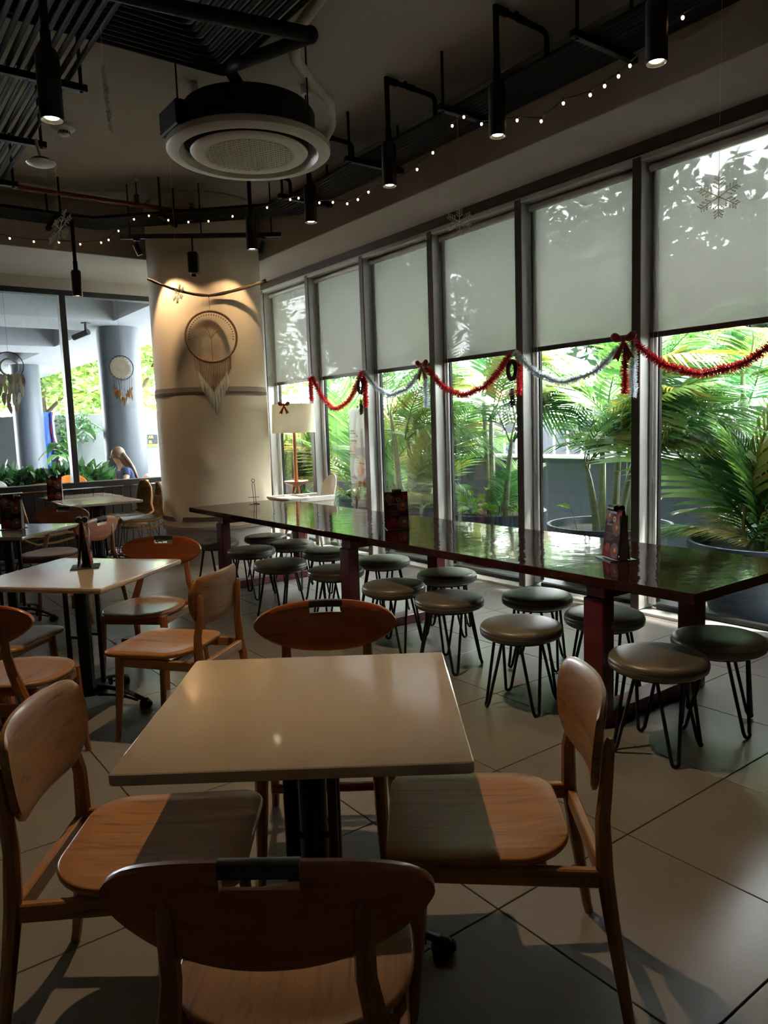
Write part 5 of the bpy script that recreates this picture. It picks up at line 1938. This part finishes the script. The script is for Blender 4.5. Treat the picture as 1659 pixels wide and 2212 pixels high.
def leaf_cloud(name, parent, blobs, n, m, s, seed):
    rnd = random.Random(seed)
    vs, fs = [], []
    for i in range(n):
        c, r = blobs[rnd.randrange(len(blobs))]
        d = Vector((rnd.gauss(0, 1), rnd.gauss(0, 1), rnd.gauss(0, 1))).normalized()
        p = Vector(c) + Vector((d.x * r[0], d.y * r[1], d.z * r[2])) * rnd.random() ** 0.4
        q = s * rnd.uniform(.6, 1.3)
        a = (d + Vector((rnd.gauss(0, .5), rnd.gauss(0, .5), rnd.gauss(0, .5)))).normalized()
        b = a.cross(Vector((rnd.gauss(0, 1), rnd.gauss(0, 1), rnd.gauss(0, 1)))).normalized()
        o = len(vs)
        vs += [p - a * q * .3, p + b * (q * .4) + a * q * .3, p + a * q * 1.3, p - b * (q * .4) + a * q * .3]
        fs.append((o, o + 1, o + 2, o + 3))
    m_ = MB()
    m_.v, m_.f = [tuple(v) for v in vs], fs
    f = m_.raw(name, m, parent)
    f['kind'] = 'stuff'
    return f


iv = thing('ivy', Mg @ Vector((-1.9, -0.22, 0)), ga, 'dark ivy patch creeping over the top of the yard wall', 'ivy')
leaf_cloud('ivy_leaves', iv, [((0, -.05, 2.0), (.6, .12, .3)), ((.35, -.05, 1.65), (.4, .1, .35)), ((-.3, -.05, 1.5), (.25, .1, .3)), ((-.45, -.05, 1.0), (.2, .1, .25))], 700, 'shrub_leaf', 0.09, 3)
MB().tube([(0.1, -0.03, 1.7), (-.2, -0.03, 1.0), (-.3, -0.03, -0.3)], 0.015, 5).build('vine', 'bark', iv)


def shrub(loc, lab, n, r, seed, s=0.13):
    t = thing('planter_shrub', loc, 0, lab, 'shrub', 'terrace planter shrubs')
    p = MB().box((0, 0, 0.22), (0.62, 0.5, 0.44), 0.02).build('planter', 'sign_black', t, 20)
    for k in range(5):
        a = k * 1.3
        MB().tube([(0.05 * cos(a), 0.05 * sin(a), 0.42), (0.25 * cos(a), 0.25 * sin(a), 0.85)], [0.012, 0.005], 5).build('stem', 'bark', t)
    leaf_cloud('foliage', t, [((0, 0, 0.75), (r, r * .8, r * .7)), ((r * .5, 0, 0.7), (r * .6, r * .6, r * .5)), ((-r * .5, .1, 0.72), (r * .6, r * .6, r * .5))], n, 'shrub_leaf', s, seed)


shrub((2.35, 13.4, -0.02), 'light green leafy planter shrub at the picture edge on the terrace', 700, 0.45, 1)
shrub((2.98, 13.2, -0.02), 'dark green leafy planter shrub behind the outdoor orange chair', 700, 0.40, 2)
shrub((3.62, 13.6, -0.02), 'planter shrub on the terrace left of the grey column', 700, 0.40, 3)
bn = thing('banana_plant', (4.0, 16.05, -0.02), 0, 'tall plant with big pale leaves beside the terrace column', 'plant')
random.seed(5)
for k in range(6):
    a = 2.2 + k * 0.75
    L = 1.0
    vs, fs = [], []
    for i in range(9):
        q = i / 8
        w = 0.16 * sin(pi * min(1, q * .92 + .06)) ** .7
        r = 0.1 + 0.55 * q
        z = 1.0 + 0.25 * k * .5 + 0.7 * q - 0.75 * q * q
        vs += [(r * cos(a) - w * sin(a), r * sin(a) + w * cos(a), z), (r * cos(a), r * sin(a), z - .03), (r * cos(a) + w * sin(a), r * sin(a) - w * cos(a), z)]
    for i in range(8):
        b = 3 * i
        fs += [(b, b + 1, b + 4, b + 3), (b + 1, b + 2, b + 5, b + 4)]
    m = MB()
    m.add(vs, fs)
    m.raw('leaf', 'palm_leaf', bn)
    MB().tube([(0, 0, 0), (0.03 * cos(a), 0.03 * sin(a), 0.7), (0.12 * cos(a), 0.12 * sin(a), 1.02 + 0.12 * k)], [0.03, 0.022, 0.012], 6).build('stalk', 'palm_leaf', bn)
for i, (x, y, H, lab) in enumerate(((6.4, 29.8, 8, 'light green tree behind the yard wall at the picture edge'), (9.0, 27.5, 8.5, 'light green tree leaning over the yard wall'),
                                    (12.0, 25.0, 8, 'light green tree behind the yard wall next to the column'), (3.0, 32.5, 8, 'light green tree farthest left behind the yard wall'), (15.5, 33.0, 10, 'tall light green tree far behind the yard'), (8.0, 36.0, 10, 'tall pale tree far behind the yard wall'))):
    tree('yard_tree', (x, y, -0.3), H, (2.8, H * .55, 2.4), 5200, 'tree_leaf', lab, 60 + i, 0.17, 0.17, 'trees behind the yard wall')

cc = thing('security_camera', (4.05, 14.6, 3.59), -0.9, 'black security camera under the terrace ceiling beam', 'camera')
MB().box((0, 0, -0.01), (0.12, 0.12, 0.02), 0.004).build('base', 'black_satin', cc, 20)
MB().tube([(0, 0, -0.02), (0, 0, -0.14), (-0.04, 0, -0.20)], 0.03, 8).build('arm', 'black_satin', cc)
MB().tube([(0.05, 0, -0.17), (-0.28, 0, -0.26)], 0.055, 14).build('housing', 'black_satin', cc)

# ---- easel with poster, just outside the glass
ez = thing('poster_easel', (5.42, 7.80, -0.02), radians(-4), 'tall food poster on a black easel outside the window', 'poster easel')
# local: -X faces the room
pb = MB().box((0, 0, 1.265), (0.012, 0.46, 0.96), 0.002).build('poster', 'poster_grey', ez, 20)
MB().box((-0.0068, 0, 1.02), (0.0012, 0.455, 0.46), 0).build('print', 'poster_low', pb, 0)
MB().box((-0.0078, -0.06, 0.80), (0.0012, 0.33, 0.035), 0).build('print', 'card_orange', pb, 0)


def pdisc(y, z, r, m, d):
    MB().lathe([(0, 0), (r, 0), (r, 0.0012), (0, 0.0012)], 32, M=Matrix.Translation((-0.0072 - d, y, z)) @ Matrix.Rotation(-pi / 2, 4, 'Y')).build('print', m, pb, 20)


pdisc(-0.02, 0.985, 0.165, 'card_white', 0.001)
m = MB()
food = [(-0.085, -0.06), (-0.05, -0.10), (0.02, -0.10), (0.075, -0.06), (0.08, -0.01), (0.04, 0.03), (0.02, 0.09), (-0.015, 0.09), (-0.04, 0.03), (-0.085, 0.0)]
m.add([(-0.0096, -0.02 - y, 0.985 + z) for y, z in food] + [(-0.0082, -0.02 - y, 0.985 + z) for y, z in food], [tuple(range(10)), tuple(range(19, 9, -1))] + [(i, (i + 1) % 10, 10 + (i + 1) % 10, 10 + i) for i in range(10)])
m.build('print', 'poster_food', pb, 0)
pdisc(0.14, 1.23, 0.07, 'poster_food', 0.001)
for z, w, mm in ((1.46, 0.10, 'card_grey'), (1.43, 0.13, 'card_grey'), (1.38, 0.11, 'poster_low'), (1.335, 0.14, 'card_ink'), (1.30, 0.16, 'poster_low')):
    MB().box((-0.0086, 0.20 - w / 2, z), (0.001, w, 0.016 if mm != 'card_ink' else 0.026), 0).build('print', mm if mm != 'card_ink' else 'card_grey', pb, 0)
for s in (-1, 1):
    MB().tube([(0.03, s * 0.06, 1.78), (-0.02 + 0.03, s * 0.20, 0.0)], 0.012, 8).build('leg', 'black_satin', ez)
MB().tube([(0.04, 0, 1.78), (0.45, 0, 0.0)], 0.012, 8).build('leg', 'black_satin', ez)
MB().box((-0.005, 0, 0.765), (0.06, 0.40, 0.022), 0.004).build('ledge', 'black_satin', ez, 20)


# ---- terrace furniture
def outdoor_chair(loc, rz, m, lab):
    t = thing('outdoor_chair', loc, rz, lab, 'chair', 'moulded terrace chairs')
    MB().slab(rounded(0.44, 0.46, 0.12, 6), 0.435, 0.452, 0.006, lambda x, y: -0.01 * max(0, 1 - (x * x + y * y) / .04), 3).build('seat', m, t, 45)
    a = 0.235
    ys = [-a + 2 * a * i / 28 for i in range(29)]
    MB().panel(ys, lambda y: 0.70 + 0.20 * (max(0, 1 - (abs(y) / a) ** 3)) ** 0.5, lambda y: 0.70 - 0.10 * (max(0, 1 - (abs(y) / a) ** 3)) ** 0.5, lambda y, z: -0.22 + 0.7 * y * y - 0.12 * (z - .6), 0.016).build('backrest', m, t, 45)
    for s in (-1, 1):
        MB().tube([(-0.17, s * 0.10, 0.44), (-0.245, s * 0.085, 0.62), (-0.258, s * 0.075, 0.74), (-0.26, s * 0.05, 0.755), (-0.26, 0, 0.757)], 0.009, 8).build('back_support', 'black_metal', t)
        MB().tube([(-0.16, s * 0.16, 0.44), (-0.24, s * 0.20, 0.0)], 0.011, 8).build('leg', 'black_metal', t)
        MB().tube([(0.16, s * 0.16, 0.44), (0.20, s * 0.19, 0.0)], 0.011, 8).build('leg', 'black_metal', t)
    MB().tube([(-0.252, -0.08, 0.70), (-0.252, 0.08, 0.70)], 0.007, 6).build('cross_bar', 'black_metal', t)


outdoor_chair((2.22, 10.98, -0.02), radians(90), 'orange_plastic', 'orange moulded outdoor chair just outside the far window, back to the glass')
outdoor_chair((1.95, 12.25, -0.02), radians(-80), 'white_paint', 'white outdoor chair beyond the dark terrace table at the picture edge')
outdoor_chair((3.05, 12.35, -0.02), radians(-100), 'orange_plastic', 'pale orange outdoor chair beyond the seated person')
outdoor_chair((3.72, 11.50, -0.02), radians(180), 'orange_plastic', 'outdoor chair carrying the seated person')


def outdoor_table(loc, w, d, m, lab):
    t = thing('outdoor_table', loc, 0, lab, 'table', 'terrace tables')
    MB().box((0, 0, 0.735), (w, d, 0.03), 0.006).build('table_top', m, t, 20)
    for sx in (-1, 1):
        for sy in (-1, 1):
            MB().box((sx * (w / 2 - 0.05), sy * (d / 2 - 0.05), 0.36), (0.04, 0.04, 0.72), 0.004).build('leg', 'black_metal', t, 20)


outdoor_table((2.45, 11.62, -0.02), 1.75, 0.62, 'card_grey', 'grey terrace table right outside the far window')
outdoor_table((4.55, 12.0, -0.02), 1.1, 0.8, 'white_cap', 'white terrace table beside the cloth-wrapped column')
tag(MB().box((4.30, 11.9, 0.765), (0.09, 0.06, 0.06), 0.006).build('table_box', 'card_ink'), 'small dark box on the white terrace table', 'box')
tag(MB().box((4.72, 12.0, 0.755), (0.16, 0.10, 0.04), 0.006).build('napkin_box', 'card_pink'), 'small pinkish napkin box on the white terrace table', 'box')


# ---- seated person at the terrace table, facing -X, forearm on the table
def person(loc):
    t = thing('person', loc, 0, 'seated person with long light brown hair and navy top, forearm on the terrace table', 'person')

    def skinned(name, nodes, edges, m, lv=2):
        me = bpy.data.meshes.new(name)
        me.from_pydata([n[:3] for n in nodes], edges, [])
        o = bpy.data.objects.new(name, me)
        COL.objects.link(o)
        o.parent = t
        md = o.modifiers.new('skin', 'SKIN')
        md.use_smooth_shade = True
        for i, n in enumerate(nodes):
            r = n[3]
            me.skin_vertices[0].data[i].radius = (r, n[4] if len(n) > 4 else r)
        me.skin_vertices[0].data[0].use_root = True
        sb = o.modifiers.new('sub', 'SUBSURF')
        sb.levels = sb.render_levels = lv
        me.materials.append(MATS[m])
        return o
    N = [(0.06, 0, 0.53, .15, .12), (0.03, 0, 0.70, .14, .11), (-0.03, 0, 0.86, .15, .11), (-0.07, 0, 0.98, .10, .08), (-0.10, 0, 1.04, .05), (-0.13, 0, 1.10, .052), (-0.16, 0, 1.16, .080, .072), (-0.155, 0, 1.235, .088, .078), (-0.14, 0, 1.29, .060, .055)]
    E = [(i, i + 1) for i in range(8)]
    for s in (-1, 1):
        b = len(N)
        N += [(-0.07, s * 0.15, 0.955, .058), (-0.12, s * 0.21, 0.82, .045), (-0.17, s * 0.23, 0.785, .040), (-0.33, s * 0.17, 0.775, .032), (-0.43, s * 0.12, 0.770, .024), (-0.475, s * 0.10, 0.768, .030, .016)]
        E += [(3, b), (b, b + 1), (b + 1, b + 2), (b + 2, b + 3), (b + 3, b + 4), (b + 4, b + 5)]
        hb = b + 5
        for f in range(4):
            k = len(N)
            oy = s * (0.10 + 0.021 * (1.5 - f) * 1.0)
            ln = (0.060, 0.074, 0.070, 0.055)[f]
            N += [(-0.505, oy, 0.772, .0095), (-0.505 - ln * .55, oy, 0.770, .0085), (-0.505 - ln, oy, 0.763, .007)]
            E += [(hb, k), (k, k + 1), (k + 1, k + 2)]
        k = len(N)
        N += [(-0.455, s * 0.10 - s * 0.040, 0.768, .010), (-0.487, s * 0.10 - s * 0.058, 0.766, .0085)]
        E += [(b + 4, k), (k, k + 1)]
        b = len(N)
        N += [(-0.05, s * 0.09, 0.52, .085), (-0.36, s * 0.11, 0.50, .062), (-0.33, s * 0.11, 0.28, .050), (-0.30, s * 0.11, 0.08, .036), (-0.40, s * 0.12, 0.035, .034, .026)]
        E += [(0, b), (b, b + 1), (b + 1, b + 2), (b + 2, b + 3), (b + 3, b + 4)]
    skinned('body', N, E, 'skin')
    C = [(0.06, 0, 0.50, .165, .135), (0.03, 0, 0.70, .155, .125), (-0.03, 0, 0.86, .165, .125), (-0.07, 0, 0.975, .115, .095), (-0.10, 0, 1.045, .064)]
    CE = [(i, i + 1) for i in range(4)]
    for s in (-1, 1):
        b = len(C)
        C += [(-0.07, s * 0.15, 0.955, .072), (-0.105, s * 0.195, 0.86, .060)]
        CE += [(3, b), (b, b + 1)]
    skinned('navy_top', C, CE, 'navy')
    # jeans
    J = [(0.06, 0, 0.535, .165, .13), (0.0, 0, 0.53, .15, .12)]
    JE = [(0, 1)]
    for s in (-1, 1):
        b = len(J)
        J += [(-0.07, s * 0.09, 0.52, .098), (-0.36, s * 0.11, 0.50, .074), (-0.335, s * 0.11, 0.28, .060), (-0.31, s * 0.11, 0.10, .050)]
        JE += [(1, b), (b, b + 1), (b + 1, b + 2), (b + 2, b + 3)]
    skinned('trousers', J, JE, 'card_ink')
    # hair: cap and long locks down the back
    m = MB()
    m.ball((-0.135, 0, 1.225), 0.104, 16, 12, (1.0, 0.93, 1.10))
    hs = [(-0.12, 0, 1.22), (-0.04, 0, 1.10), (0.03, 0, 0.98), (0.075, 0, 0.86), (0.09, 0, 0.76)]
    m.tube(hs, [0.095, 0.105, 0.10, 0.08, 0.03], 12, flat=0.75)
    for k in range(14):
        y = -0.10 + 0.2 * k / 13
        m.tube([(-0.10 + 0.05 * abs(y), y * .9, 1.24), (0.0, y * 1.15, 1.08), (0.07, y * 1.1, 0.92), (0.12 + 0.02 * sin(k), y * 1.2, 0.76 + 0.03 * sin(2.3 * k))], [0.028, 0.026, 0.02, 0.006], 6)
    m.build('hair', 'hair', t, 60)
    # face: eyes, brows, nose, mouth, ears
    for s in (-1, 1):
        MB().ball((-0.238, s * 0.031, 1.215), 0.011, 8, 6, (0.6, 1, .8)).build('eye', 'white_cap', t, 60)
        MB().ball((-0.2445, s * 0.031, 1.215), 0.0055, 8, 6, (0.5, 1, 1)).build('iris', 'card_ink', t, 60)
        MB().ball((-0.15, s * 0.084, 1.20), 0.022, 8, 6, (.7, .35, 1.1)).build('ear', 'skin', t, 60)
        MB().tube([(-0.243, s * 0.048, 1.234), (-0.247, s * 0.030, 1.239), (-0.245, s * 0.015, 1.235)], 0.003, 5).build('eyebrow', 'hair', t)
    MB().tube([(-0.238, 0, 1.215), (-0.255, 0, 1.188), (-0.262, 0, 1.176), (-0.240, 0, 1.17)], [0.006, 0.010, 0.013, 0.008], 8).build('nose', 'skin', t)
    MB().tube([(-0.232, -0.022, 1.141), (-0.241, 0, 1.143), (-0.232, 0.022, 1.141)], [0.003, 0.006, 0.003], 6).build('mouth', 'card_pink', t)


person((3.66, 11.50, -0.02))
